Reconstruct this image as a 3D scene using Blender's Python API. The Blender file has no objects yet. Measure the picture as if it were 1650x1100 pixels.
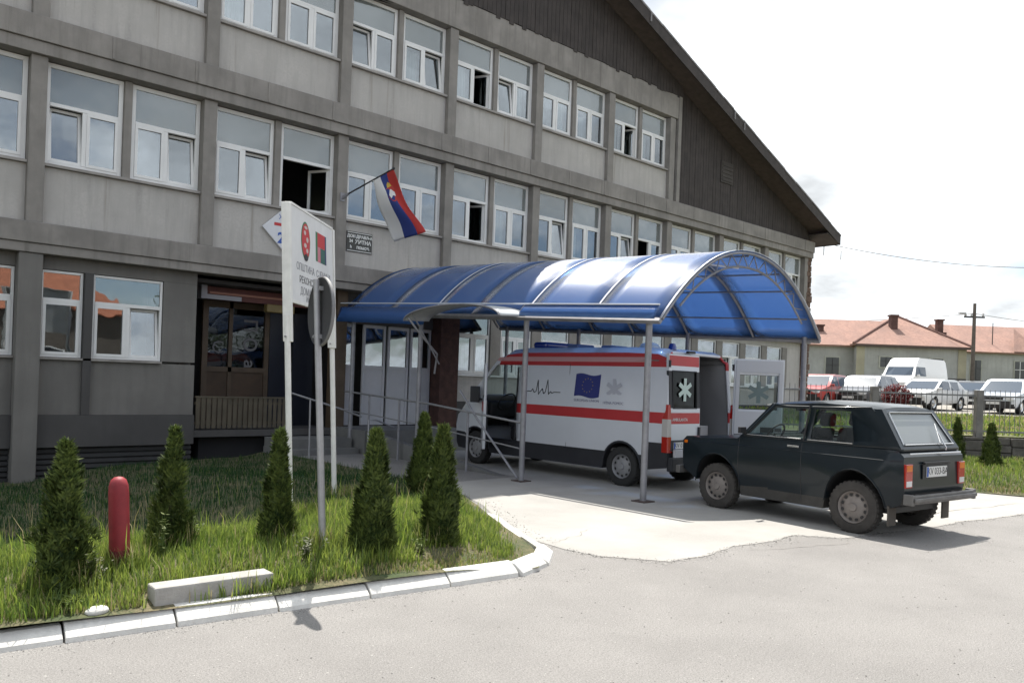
import bpy, bmesh, math, random
from mathutils import Matrix, Vector
R = random.Random(7)
S = bpy.context.scene
CLOUD = (0.5, 4.2, 0.4); EXPO = 0.78
COL = S.collection
rad = math.radians

# ---------------------------------------------------------------- frame
# scene axes: x runs along the facade to the far right corner, y into the building, z up (metres)
CAM = (-3.44, -17.31, 1.80)
D0 = Vector((0.67136, 0.74113, 0.0))      # view direction on the ground
R0 = Vector((0.74113, -0.67136, 0.0))     # to the right of the view

def W(X, D, z=0.0):
    """a point X metres right and D metres ahead of the viewer's stand"""
    return Vector((CAM[0], CAM[1], z)) + R0 * X + D0 * D

def XD(x, y):
    v = Vector((x - CAM[0], y - CAM[1], 0))
    return v.dot(R0), v.dot(D0)

def sstep(a, b, x):
    t = max(0.0, min(1.0, (x - a) / (b - a)))
    return t * t * (3 - 2 * t)

# ---------------------------------------------------------------- materials
MATS = {}
def mat(name, col, rough=0.8, var=0.0, scale=4.0, bump=0.0, bscale=40.0, metal=0.0, spec=0.5,
        streak=0.0, col2=None, fine=0.0, fscale=120.0, coat=0.0, emit=None, alpha=None, trans=0.0, speck=0.0, stain=0.0, run=None):
    if name in MATS: return MATS[name]
    m = bpy.data.materials.new(name); m.use_nodes = True
    nt = m.node_tree; N = nt.nodes; L = nt.links
    b = N['Principled BSDF']
    b.inputs['Roughness'].default_value = rough
    b.inputs['Metallic'].default_value = metal
    b.inputs['Specular IOR Level'].default_value = spec
    b.inputs['Coat Weight'].default_value = coat
    b.inputs['Coat Roughness'].default_value = 0.08
    c = (col[0], col[1], col[2], 1)
    b.inputs['Base Color'].default_value = c
    tc = N.new('ShaderNodeTexCoord')
    last = None
    def noise(sc, detail=5, map_scale=None, rough_=0.6):
        n = N.new('ShaderNodeTexNoise'); n.inputs['Scale'].default_value = sc
        n.inputs['Detail'].default_value = detail; n.inputs['Roughness'].default_value = rough_
        if map_scale:
            mp = N.new('ShaderNodeMapping'); mp.inputs['Scale'].default_value = map_scale
            L.new(tc.outputs['Object'], mp.inputs['Vector']); L.new(mp.outputs['Vector'], n.inputs['Vector'])
        else:
            L.new(tc.outputs['Object'], n.inputs['Vector'])
        return n
    def mixc(fac_socket, a, bcol, lo=0.35, hi=0.65):
        mr = N.new('ShaderNodeMapRange'); mr.inputs[1].default_value = lo; mr.inputs[2].default_value = hi
        L.new(fac_socket, mr.inputs[0])
        mx = N.new('ShaderNodeMix'); mx.data_type = 'RGBA'
        L.new(mr.outputs[0], mx.inputs[0])
        if isinstance(a, tuple): mx.inputs[6].default_value = a
        else: L.new(a, mx.inputs[6])
        mx.inputs[7].default_value = bcol
        return mx.outputs[2]
    cur = c
    if var or col2:
        c2 = (col2[0], col2[1], col2[2], 1) if col2 else (col[0]*(1-var), col[1]*(1-var), col[2]*(1-var), 1)
        cur = mixc(noise(scale).outputs['Fac'], cur, c2)
    if streak:
        c3 = (col[0]*(1-streak), col[1]*(1-streak), col[2]*(1-streak), 1)
        cur = mixc(noise(3.0, 6, (2.2, 2.2, 0.22)).outputs['Fac'], cur, c3, 0.48, 0.75)
    if fine:
        c4 = (col[0]*(1-fine), col[1]*(1-fine), col[2]*(1-fine), 1)
        cur = mixc(noise(fscale, 3).outputs['Fac'], cur, c4, 0.45, 0.7)
    if stain:
        c6 = (col[0]*(1-stain), col[1]*(1-stain), col[2]*(1-stain), 1)
        cur = mixc(noise(1.15, 8).outputs['Fac'], cur, c6, 0.60, 0.74)
    if run:
        cur = mixc(noise(1.0, 6, (7.0, 7.0, 0.28)).outputs['Fac'], cur, (run[0], run[1], run[2], 1), 0.60, 0.78)
    if speck:
        c5 = (min(1, col[0]*(1+speck)), min(1, col[1]*(1+speck)), min(1, col[2]*(1+speck)), 1)
        cur = mixc(noise(fscale*1.7, 2).outputs['Fac'], cur, c5, 0.60, 0.68)
    if cur is not c: L.new(cur, b.inputs['Base Color'])
    if bump:
        bp = N.new('ShaderNodeBump'); bp.inputs['Strength'].default_value = bump; bp.inputs['Distance'].default_value = 0.02
        L.new(noise(bscale, 4).outputs['Fac'], bp.inputs['Height']); L.new(bp.outputs['Normal'], b.inputs['Normal'])
    if alpha is not None: b.inputs['Alpha'].default_value = alpha
    if trans: b.inputs['Transmission Weight'].default_value = trans
    if emit:
        b.inputs['Emission Color'].default_value = (*emit[:3], 1); b.inputs['Emission Strength'].default_value = emit[3]
    MATS[name] = m
    return m

def glass(name, tint=(0.75, 0.8, 0.82), base=0.10, trans=0.9, rough=0.02, mult=1.5, dust=0.0):
    """window glass: sees through with a tint, reflects the sky with a Fresnel share"""
    if name in MATS: return MATS[name]
    m = bpy.data.materials.new(name); m.use_nodes = True
    nt = m.node_tree; N = nt.nodes; L = nt.links; N.clear()
    out = N.new('ShaderNodeOutputMaterial')
    tr = N.new('ShaderNodeBsdfTransparent'); tr.inputs[0].default_value = (*[t*trans for t in tint], 1)
    gl = N.new('ShaderNodeBsdfGlossy'); gl.inputs['Roughness'].default_value = rough
    gl.inputs['Color'].default_value = (0.9, 0.95, 1, 1)
    lw = N.new('ShaderNodeLayerWeight'); lw.inputs[0].default_value = .5
    pw = N.new('ShaderNodeMath'); pw.operation = 'POWER'; pw.inputs[1].default_value = 4.5; L.new(lw.outputs['Facing'], pw.inputs[0])
    fr = N.new('ShaderNodeMath'); fr.operation = 'MULTIPLY_ADD'; fr.inputs[1].default_value = .94; fr.inputs[2].default_value = .055; L.new(pw.outputs[0], fr.inputs[0])
    ad = N.new('ShaderNodeMath'); ad.operation = 'MULTIPLY_ADD'; ad.inputs[1].default_value = mult; ad.inputs[2].default_value = base
    ad.use_clamp = True
    nz = N.new('ShaderNodeTexNoise'); nz.inputs['Scale'].default_value = 1.3
    tc = N.new('ShaderNodeTexCoord'); L.new(tc.outputs['Object'], nz.inputs['Vector'])
    bp = N.new('ShaderNodeBump'); bp.inputs['Strength'].default_value = 0.25; bp.inputs['Distance'].default_value = 0.02
    L.new(nz.outputs['Fac'], bp.inputs['Height']); L.new(bp.outputs['Normal'], gl.inputs['Normal'])
    L.new(fr.outputs[0], ad.inputs[0])
    mx = N.new('ShaderNodeMixShader'); L.new(ad.outputs[0], mx.inputs[0])
    L.new(tr.outputs[0], mx.inputs[1]); L.new(gl.outputs[0], mx.inputs[2])
    if dust:
        df = N.new('ShaderNodeBsdfDiffuse'); df.inputs[0].default_value = (.40, .42, .41, 1)
        m2 = N.new('ShaderNodeMixShader'); m2.inputs[0].default_value = dust; L.new(mx.outputs[0], m2.inputs[1]); L.new(df.outputs[0], m2.inputs[2]); L.new(m2.outputs[0], out.inputs[0])
    else: L.new(mx.outputs[0], out.inputs[0])
    MATS[name] = m
    return m

def leafmat(name, c1, c2, scale=8.0, trans=0.35, rough=0.6):
    if name in MATS: return MATS[name]
    m = bpy.data.materials.new(name); m.use_nodes = True
    nt = m.node_tree; N = nt.nodes; L = nt.links; N.clear()
    out = N.new('ShaderNodeOutputMaterial')
    tc = N.new('ShaderNodeTexCoord'); nz = N.new('ShaderNodeTexNoise'); nz.inputs['Scale'].default_value = scale
    L.new(tc.outputs['Object'], nz.inputs['Vector'])
    geo = N.new('ShaderNodeNewGeometry')
    ad = N.new('ShaderNodeMath'); ad.operation = 'ADD'
    m1 = N.new('ShaderNodeMath'); m1.operation = 'MULTIPLY'; m1.inputs[1].default_value = 0.5
    L.new(geo.outputs['Random Per Island'], m1.inputs[0]); L.new(m1.outputs[0], ad.inputs[0]); L.new(nz.outputs['Fac'], ad.inputs[1])
    mr = N.new('ShaderNodeMapRange'); mr.inputs[1].default_value = 0.4; mr.inputs[2].default_value = 1.1; L.new(ad.outputs[0], mr.inputs[0])
    mx = N.new('ShaderNodeMix'); mx.data_type = 'RGBA'; L.new(mr.outputs[0], mx.inputs[0])
    mx.inputs[6].default_value = (*c1, 1); mx.inputs[7].default_value = (*c2, 1)
    d = N.new('ShaderNodeBsdfPrincipled'); d.inputs['Roughness'].default_value = rough; d.inputs['Specular IOR Level'].default_value = 0.3
    t = N.new('ShaderNodeBsdfTranslucent')
    L.new(mx.outputs[2], d.inputs['Base Color']); L.new(mx.outputs[2], t.inputs['Color'])
    ms = N.new('ShaderNodeMixShader'); ms.inputs[0].default_value = trans
    L.new(d.outputs[0], ms.inputs[1]); L.new(t.outputs[0], ms.inputs[2]); L.new(ms.outputs[0], out.inputs[0])
    MATS[name] = m
    return m

# ---------------------------------------------------------------- object helpers
def tag(o, label=None, cat=None, group=None, kind=None):
    if label: o['label'] = label
    if cat: o['category'] = cat
    if group: o['group'] = group
    if kind: o['kind'] = kind
    return o

def empty(name, loc=(0, 0, 0), rotz=0.0):
    o = bpy.data.objects.new(name, None); COL.objects.link(o)
    o.location = loc; o.rotation_euler = (0, 0, rotz); o.empty_display_size = 0.3
    return o

class MB:
    def __init__(s): s.v = []; s.f = []; s.m = []
    def add(s, vs, fs, m=0):
        o = len(s.v); s.v += [tuple(v) for v in vs]
        for f in fs: s.f.append([i + o for i in f]); s.m.append(m)
        return s
    def box(s, x0, x1, y0, y1, z0, z1, m=0):
        vs = [(x0,y0,z0),(x1,y0,z0),(x1,y1,z0),(x0,y1,z0),(x0,y0,z1),(x1,y0,z1),(x1,y1,z1),(x0,y1,z1)]
        return s.add(vs, [(0,3,2,1),(4,5,6,7),(0,1,5,4),(1,2,6,5),(2,3,7,6),(3,0,4,7)], m)
    def obox(s, c, ax, ay, az, m=0):
        """box with centre c and half-axis vectors"""
        c, ax, ay, az = Vector(c), Vector(ax), Vector(ay), Vector(az)
        vs = [c + ax*i + ay*j + az*k for k in (-1, 1) for (i, j) in ((-1,-1),(1,-1),(1,1),(-1,1))]
        return s.add(vs, [(0,3,2,1),(4,5,6,7),(0,1,5,4),(1,2,6,5),(2,3,7,6),(3,0,4,7)], m)
    def prism(s, poly, ext, m=0, cap=True):
        """poly: 3-D points of a planar outline, pushed along ext"""
        n = len(poly); e = Vector(ext)
        vs = [Vector(p) for p in poly] + [Vector(p) + e for p in poly]
        fs = [(i, (i+1) % n, n + (i+1) % n, n + i) for i in range(n)]
        if cap: fs += [tuple(range(n-1, -1, -1)), tuple(range(n, 2*n))]
        return s.add(vs, fs, m)
    def tube(s, pts, r, n=8, m=0, cap=True):
        pts = [Vector(p) for p in pts]; k = len(pts)
        rs = r if isinstance(r, (list, tuple)) else [r]*k
        vs = []; prev = None
        for i, p in enumerate(pts):
            d = (pts[min(i+1, k-1)] - pts[max(i-1, 0)]).normalized()
            if prev is None:
                a = d.cross(Vector((0,0,1)))
                if a.length < 1e-3: a = d.cross(Vector((1,0,0)))
                a.normalize()
            else:
                a = (prev - d*prev.dot(d)).normalized()
            prev = a; b = d.cross(a)
            for j in range(n):
                t = 2*math.pi*j/n
                vs.append(p + (a*math.cos(t) + b*math.sin(t))*rs[i])
        fs = [(i*n+j, i*n+(j+1) % n, (i+1)*n+(j+1) % n, (i+1)*n+j) for i in range(k-1) for j in range(n)]
        if cap: fs += [tuple(range(n-1, -1, -1)), tuple(range((k-1)*n, k*n))]
        return s.add(vs, fs, m)
    def lathe(s, prof, axis_o=(0,0,0), axis=(0,0,1), n=24, m=0):
        """prof: (radius, height) pairs about an axis"""
        ax = Vector(axis).normalized(); a = ax.cross(Vector((0,0,1)))
        if a.length < 1e-3: a = Vector((1,0,0))
        a.normalize(); b = ax.cross(a); o = Vector(axis_o); k = len(prof)
        vs = [o + ax*h + (a*math.cos(2*math.pi*j/n) + b*math.sin(2*math.pi*j/n))*r for r, h in prof for j in range(n)]
        fs = [(i*n+j, i*n+(j+1) % n, (i+1)*n+(j+1) % n, (i+1)*n+j) for i in range(k-1) for j in range(n)]
        return s.add(vs, fs, m)
    def grid(s, rows, m=0):
        k = len(rows); n = len(rows[0])
        return s.add([p for r in rows for p in r], [(i*n+j, i*n+j+1, (i+1)*n+j+1, (i+1)*n+j) for i in range(k-1) for j in range(n-1)], m)
    def build(s, name, mats, parent=None, loc=None, rotz=0.0, bevel=0.0, smooth=0, solid=0.0, fix=True, merge=False):
        me = bpy.data.meshes.new(name); me.from_pydata([tuple(v) for v in s.v], [], s.f)
        if not isinstance(mats, (list, tuple)): mats = [mats]
        for q in mats: me.materials.append(q)
        me.polygons.foreach_set('material_index', s.m)
        if fix:
            bm = bmesh.new(); bm.from_mesh(me)
            if merge: bmesh.ops.remove_doubles(bm, verts=bm.verts, dist=1e-4)
            bmesh.ops.recalc_face_normals(bm, faces=bm.faces); bm.to_mesh(me); bm.free()
        return link(me, name, parent, loc, rotz, bevel, smooth, solid)

def link(me, name, parent=None, loc=None, rotz=0.0, bevel=0.0, smooth=0, solid=0.0):
    if smooth:
        me.polygons.foreach_set('use_smooth', [True]*len(me.polygons)); me.set_sharp_from_angle(angle=rad(smooth))
    me.update()
    o = bpy.data.objects.new(name, me); COL.objects.link(o)
    if loc is not None: o.location = loc
    o.rotation_euler = (0, 0, rotz)
    if parent: o.parent = parent
    if solid:
        md = o.modifiers.new('Solid', 'SOLIDIFY'); md.thickness = solid; md.offset = -1
    if bevel:
        md = o.modifiers.new('Bevel', 'BEVEL'); md.width = bevel; md.segments = 2; md.limit_method = 'ANGLE'; md.angle_limit = rad(40)
    return o

def text(name, body, size, o, xa, ya, m, parent=None, depth=0.002, align='CENTER', bold=0.0):
    """flat lettering standing proud of its panel"""
    cu = bpy.data.curves.new(name, 'FONT'); cu.body = body; cu.size = size; cu.extrude = depth
    cu.align_x = align; cu.align_y = 'CENTER'; cu.resolution_u = 2; cu.offset = bold
    t = bpy.data.objects.new(name, cu); COL.objects.link(t)
    dg = bpy.context.evaluated_depsgraph_get()
    me = bpy.data.meshes.new_from_object(t.evaluated_get(dg))
    bpy.data.objects.remove(t); bpy.data.curves.remove(cu)
    xa, ya = Vector(xa).normalized(), Vector(ya).normalized(); za = xa.cross(ya)
    mx = Matrix(((xa.x, ya.x, za.x, o[0]), (xa.y, ya.y, za.y, o[1]), (xa.z, ya.z, za.z, o[2]), (0, 0, 0, 1)))
    me.transform(mx); me.materials.clear(); me.materials.append(m)
    return link(me, name, parent)

# bodies cut from a side outline -------------------------------------------------
def outline_body(outline, hw, cuts, deform=None):
    bm = bmesh.new()
    a = [bm.verts.new((x, -hw, z)) for x, z in outline]; b = [bm.verts.new((x, hw, z)) for x, z in outline]
    n = len(a)
    f1 = bm.faces.new(a); f2 = bm.faces.new(b[::-1]); f1.normal_update(); f2.normal_update()
    for i in range(n): bm.faces.new((a[i], b[i], b[(i+1) % n], a[(i+1) % n]))
    bmesh.ops.triangulate(bm, faces=[f1, f2])
    for co, no in cuts:
        bmesh.ops.bisect_plane(bm, geom=bm.verts[:] + bm.edges[:] + bm.faces[:], plane_co=co, plane_no=no, dist=1e-5)
    bmesh.ops.recalc_face_normals(bm, faces=bm.faces)
    for f in bm.faces: f.normal_update()
    return bm

def deform_bm(bm, fn):
    for v in bm.verts: v.co = fn(v.co)

def take(bm, pred):
    """cut the faces that satisfy pred out of bm; returns them as an MB"""
    out = MB(); fs = [f for f in bm.faces if pred(f.calc_center_median(), f.normal)]
    for f in fs: out.add([v.co.copy() for v in f.verts], [tuple(range(len(f.verts)))])
    bmesh.ops.delete(bm, geom=fs, context='FACES')
    return out

def bm_obj(bm, name, mats, parent=None, matfn=None, smooth=35, solid=0.0, keep=False):
    if matfn:
        for f in bm.faces: f.material_index = matfn(f.calc_center_median(), f.normal)
    me = bpy.data.meshes.new(name)
    bmesh.ops.remove_doubles(bm, verts=bm.verts, dist=1e-4)
    bm.to_mesh(me); bm.free()
    for q in mats: me.materials.append(q)
    return link(me, name, parent, smooth=smooth, solid=solid)

def arc(cx, cz, r, a0, a1, n):
    return [(cx + r*math.cos(rad(a0 + (a1-a0)*i/n)), cz + r*math.sin(rad(a0 + (a1-a0)*i/n))) for i in range(n+1)]

# ---------------------------------------------------------------- shared materials
CONC = mat('weathered concrete', (0.272, 0.254, 0.234), 0.9, var=0.30, scale=1.3, streak=0.36, run=(.13, .12, .105), bump=0.3, bscale=60)
CONC2 = mat('column concrete', (0.25, 0.234, 0.215), 0.9, var=0.25, scale=2.0, streak=0.25, bump=0.25, bscale=60)
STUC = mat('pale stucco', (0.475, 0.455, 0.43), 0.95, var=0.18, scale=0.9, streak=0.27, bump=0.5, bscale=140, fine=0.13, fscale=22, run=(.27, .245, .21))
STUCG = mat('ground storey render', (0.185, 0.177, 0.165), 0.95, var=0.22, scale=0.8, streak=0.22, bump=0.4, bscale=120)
PLIN = mat('dark plinth render', (0.08, 0.077, 0.076), 0.95, var=0.2, scale=1.0, streak=0.2, bump=0.3, bscale=90)
TIMB = mat('dark stained timber', (0.048, 0.039, 0.036), 0.8, var=0.35, scale=3.0, streak=0.45, bump=0.4, bscale=30)
SOFF = mat('soffit boards', (0.06, 0.052, 0.047), 0.8, var=0.3, scale=2.0)
PVC = mat('white window plastic', (0.72, 0.72, 0.71), 0.45, var=0.08, scale=2.0)
SILL = mat('window sill sheet', (0.30, 0.28, 0.26), 0.6, var=0.3, scale=3.0)
GLASS = glass('window glass', base=0.11)
GLAST = glass('milky transom glass', base=0.07, dust=0.34)
GLASD = glass('dim entrance glass', base=0.02, mult=.7, trans=.6)
BLIND = mat('roller blind cloth', (0.55, 0.57, 0.56), 0.9, var=0.1, scale=1.5)
CURT = mat('white curtain cloth', (0.75, 0.74, 0.70), 0.9)
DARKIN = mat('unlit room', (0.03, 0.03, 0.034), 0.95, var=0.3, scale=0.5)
BRICK = mat('old red brick', (0.085, 0.042, 0.034), 0.95, var=0.4, scale=6.0, bump=0.6, bscale=25)
BROWN = mat('brown door timber', (0.10, 0.07, 0.045), 0.6, var=0.3, scale=3.0)
GALV = mat('galvanised steel', (0.36, 0.36, 0.37), 0.5, var=0.2, scale=8.0, metal=0.4)
GREYP = mat('grey painted steel', (0.27, 0.27, 0.29), 0.5, var=0.25, scale=6.0, metal=0.2)
WHITEP = mat('white painted steel', (0.74, 0.73, 0.70), 0.5, var=0.14, scale=7.0, streak=0.18)
BLACK = mat('black plastic', (0.018, 0.018, 0.02), 0.55, var=0.2, scale=5.0)
RUBBER = mat('tyre rubber', (0.02, 0.02, 0.02), 0.85, bump=0.4, bscale=80)
DUSTY = mat('dusty tyre rubber', (0.055, 0.05, 0.046), 0.9, var=0.35, scale=6.0, bump=0.4, bscale=80)
CHROME = mat('bright metal trim', (0.6, 0.6, 0.6), 0.25, metal=0.9)
REDL = mat('red lamp lens', (0.35, 0.015, 0.01), 0.15, coat=0.5)
ORL = mat('orange lamp lens', (0.6, 0.14, 0.01), 0.15, coat=0.5)
CLRL = mat('clear lamp lens', (0.6, 0.6, 0.6), 0.1, coat=0.5)
PLATE = mat('white plate', (0.62, 0.62, 0.60), 0.5, var=0.1, scale=20)
INK = mat('black print', (0.015, 0.015, 0.017), 0.6)
WHITEI = mat('white print', (0.7, 0.7, 0.68), 0.6)
BLUEI = mat('blue print', (0.03, 0.09, 0.35), 0.6)
REDI = mat('red print', (0.45, 0.03, 0.035), 0.6)
# ================================================================= HEALTH CENTRE
BAY = 3.223; C0 = -0.08
Z = dict(b1a=3.87, b1b=4.44, s1=5.60, h1=7.50, b2b=8.26, s2=9.37, h2=11.12, top=11.98)
EAVE_X, EAVE_Z, PEAK_X = 29.9, 8.42, 5.0
SL = 0.383
def roof_z(x): return EAVE_Z + SL * (EAVE_X - PEAK_X - abs(x - PEAK_X))

hc = tag(empty('health_center'), 'long grey concrete health centre with dark timber gable and rows of white windows', 'building')
def hp(name, mb, mats, parent=hc, **k): return mb.build(name, mats, parent, **k)

# columns, pillars between windows, beams, infill panels ------------------------------
KMAX1, KMAX2 = 9, 6
for k in range(-1, KMAX1 + 1):
    x = C0 + k*BAY
    hp('column', MB().box(x-.14, x+.14, -.16, .22, Z['b1b']+.012, Z['h1']+.06), CONC2, bevel=.012)
    if k <= KMAX2:
        hp('column', MB().box(x-.14, x+.14, -.16, .22, Z['b2b']+.012, Z['h2']+.05), CONC2, bevel=.012)
for k in range(-1, KMAX1):
    xa, xb = C0 + k*BAY + .143, C0 + (k+1)*BAY - .143
    hp('wall_panel', MB().box(xa, xb, -.035, .2, Z['b1b']+.008, Z['s1']-.06), STUC)
    hp('window_sill', MB().box(xa+.003, xb-.003, -.12, .2, Z['s1']-.055, Z['s1']-.004), SILL)
    xm = (xa+xb)/2
    hp('window_pier', MB().box(xm-.075, xm+.075, -.03, .22, Z['s1']+.002, Z['h1']+.05), CONC2, bevel=.01)
    if k < KMAX2:
        hp('wall_panel', MB().box(xa, xb, -.035, .2, Z['b2b']+.008, Z['s2']-.06), STUC)
        hp('window_sill', MB().box(xa+.003, xb-.003, -.12, .2, Z['s2']-.055, Z['s2']-.004), SILL)
        hp('window_pier', MB().box(xm-.075, xm+.075, -.03, .22, Z['s2']+.002, Z['h2']+.045), CONC2, bevel=.01)
XL = C0 - 1.4*BAY; XR = C0 + 9*BAY + .42; X3 = C0 + 6*BAY + .24
b = MB().box(XL, XR, -.30, .25, Z['b1a']+.18, Z['b1b']).box(XL, XR, -.26, .25, Z['b1a'], Z['b1a']+.177)
hp('beam', b, CONC, bevel=.015)
b = MB().box(XL, XR, -.30, .25, Z['h1']+.30, Z['b2b']).box(XL, XR, -.25, .25, Z['h1']+.065, Z['h1']+.297)
for k in range(0, 20): b.box(C0+k*1.61+1.2, C0+k*1.61+1.26, -.315, -.29, Z['h1']+.31, Z['b2b']-.02)
hp('beam', b, CONC, bevel=.015)
hp('beam', MB().box(XL, X3, -.20, .25, Z['h2']+.06, Z['top']), CONC, bevel=.015)
hp('end_post', MB().box(X3-.02, X3+.16, -.22, .25, Z['b2b']+.01, Z['top']-.005), CONC2, bevel=.01)

# left end of the block, out of the picture, and the rear
ZB = -0.7
hp('wall', MB().box(-19.0, XL-.005, 0, .3, ZB, 9.0), STUC)
hp('side_wall', MB().box(XR-.35, XR-.05, .26, 14.0, ZB, 8.3), STUCG)
hp('rear_wall', MB().box(-19.0, XR-.4, 13.7, 14.0, ZB, 8.3), STUCG)
# rooms behind the windows: floors and a dim back wall
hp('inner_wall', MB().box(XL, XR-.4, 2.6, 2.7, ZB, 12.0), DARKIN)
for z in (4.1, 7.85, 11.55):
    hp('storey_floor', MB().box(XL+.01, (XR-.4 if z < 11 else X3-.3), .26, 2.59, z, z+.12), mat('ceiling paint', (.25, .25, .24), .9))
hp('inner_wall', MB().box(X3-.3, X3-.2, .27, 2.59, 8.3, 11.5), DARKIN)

# timber gable ---------------------------------------------------------------------
g = MB(); rr = random.Random(3)
x = -9.0
while x < XR - .1:
    w = .165; z0 = Z['top']+.004 if x < X3+.15 else Z['b2b']+.006
    if x < X3+.17 < x + w: z0 = Z['top']+.004
    d = rr.uniform(0, .012); x1 = x + w - .012
    za, zb = roof_z(x) - .02, roof_z(x1) - .02
    lo = z0 - (rr.uniform(.0, .10) if rr.random() < .5 and z0 > 9 else 0)
    yy = -.215 if z0 > 9 else -.10
    g.prism([(x, yy-d, lo), (x1, yy-d, lo), (x1, yy-d, zb), (x, yy-d, za)], (0, .03, 0))
    x += w
hp('gable_cladding', g, TIMB)
bk = MB().prism([(-19, -.10, 8.2), (XR-.06, -.10, 8.27), (XR-.06, -.10, roof_z(XR)-.05), (PEAK_X, -.10, roof_z(PEAK_X)-.05), (-19, -.10, roof_z(-19)-.05)], (0, .02, 0))
# only above the glazed storeys: cut it as two sheets
bk = MB().prism([(X3+.17, -.06, 8.27), (XR-.06, -.06, 8.27), (XR-.06, -.06, roof_z(XR)-.05), (X3+.17, -.06, roof_z(X3+.17)-.05)], (0, .1, 0))
bk.prism([(-19, -.17, 12.0), (X3+.165, -.17, 12.0), (X3+.165, -.17, roof_z(X3+.165)-.05), (PEAK_X, -.17, roof_z(PEAK_X)-.05), (-19, -.17, roof_z(-19)-.05)], (0, .1, 0))
hp('gable_wall', bk, TIMB)
v = MB().box(22.3, 23.1, -.145, -.1, 9.55, 10.35)
for i in range(5): v.box(22.36, 23.04, -.165, -.146, 9.62+i*.14, 9.70+i*.14)
hp('gable_vent', v, SOFF)

# roof with a deep verge --------------------------------------------------------------
OV = 1.0
rf = MB()
for sgn in (-1, 1):
    xe = PEAK_X + sgn*(EAVE_X - PEAK_X)
    rf.prism([(PEAK_X, -OV, roof_z(PEAK_X)+.22), (PEAK_X, -OV, roof_z(PEAK_X)+.02), (xe, -OV, EAVE_Z+.02), (xe + sgn*.25, -OV, EAVE_Z+.0), (xe + sgn*.25, -OV, EAVE_Z+.13)], (0, 15.6, 0))
roof = hp('roof', rf, mat('grey brown roof tiles', (.10, .075, .065), .85, var=.3, scale=5, bump=.5, bscale=20))
bb = MB()
for sgn in (-1, 1):
    xe = PEAK_X + sgn*(EAVE_X - PEAK_X + .25)
    bb.prism([(PEAK_X, -OV-.035, roof_z(PEAK_X)+.25), (PEAK_X, -OV-.035, roof_z(PEAK_X)-.16), (xe, -OV-.035, EAVE_Z-.24), (xe, -OV-.035, EAVE_Z+.16)], (0, .03, 0))
hp('verge_board', bb, TIMB, parent=roof)
fl = MB(); rr = random.Random(5); x = PEAK_X
while x < EAVE_X + .2:
    w = rr.uniform(.5, .95); x1 = min(x + w - .015, EAVE_X+.26)
    dz = rr.uniform(-.012, .02)
    f = lambda q: EAVE_Z + SL*(EAVE_X-q)
    fl.prism([(x, -OV-.05-rr.uniform(0, .02), f(x)+.235+dz), (x1, -OV-.05, f(x1)+.235+dz), (x1, -OV-.05, f(x1)+.30+dz), (x, -OV-.05, f(x)+.30+dz)], (0, .14, 0))
    if rr.random() < .16: fl.box(x, x+.06, -OV-.07, -OV-.04, f(x)-.05, f(x)+.2)
    x += w
hp('verge_flashing', fl, mat('weathered flashing', (.20, .19, .19), .6, var=.4, scale=6), parent=roof)
ed = MB()
for sgn in (1,):
    xe = EAVE_X + .25
    ed.box(xe+.002, xe+.04, -OV, 14.6, EAVE_Z-.22, EAVE_Z+.14)
    ed.prism([(XR-.3, -OV+.01, EAVE_Z+SL*.6-.12), (xe, -OV+.01, EAVE_Z-.2), (xe, -OV+.01, EAVE_Z-.16), (XR-.3, -OV+.01, EAVE_Z+SL*.6-.08)], (0, 15.5, 0))
hp('eaves_board', ed, SOFF, parent=roof)

# ragged stone pier at the far corner ------------------------------------------------------
pr = MB(); rr = random.Random(11); z = -.6
while z < 8.1:
    h = rr.uniform(.13, .3)
    for (xa, xb) in ((XR-.36, XR+rr.uniform(.0, .16)),):
        n = rr.choice((1, 2)); e = (xb-xa)/n
        for i in range(n):
            y0 = -.13-rr.uniform(0, .05); pr.box(xa+i*e+.006, xa+(i+1)*e-.006, y0, .24, z, z+h-.012)
        yy = .27
        while yy < 2.2:
            w = rr.uniform(.3, .6); pr.box(XR-.3, XR+rr.uniform(-.03, .1), yy, yy+w-.02, z, z+h-.012); yy += w
    z += h
hp('stone_pier', pr, mat('rough brown stone', (.15, .095, .07), .95, var=.45, scale=3.5, bump=.7, bscale=18), bevel=.02)

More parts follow.
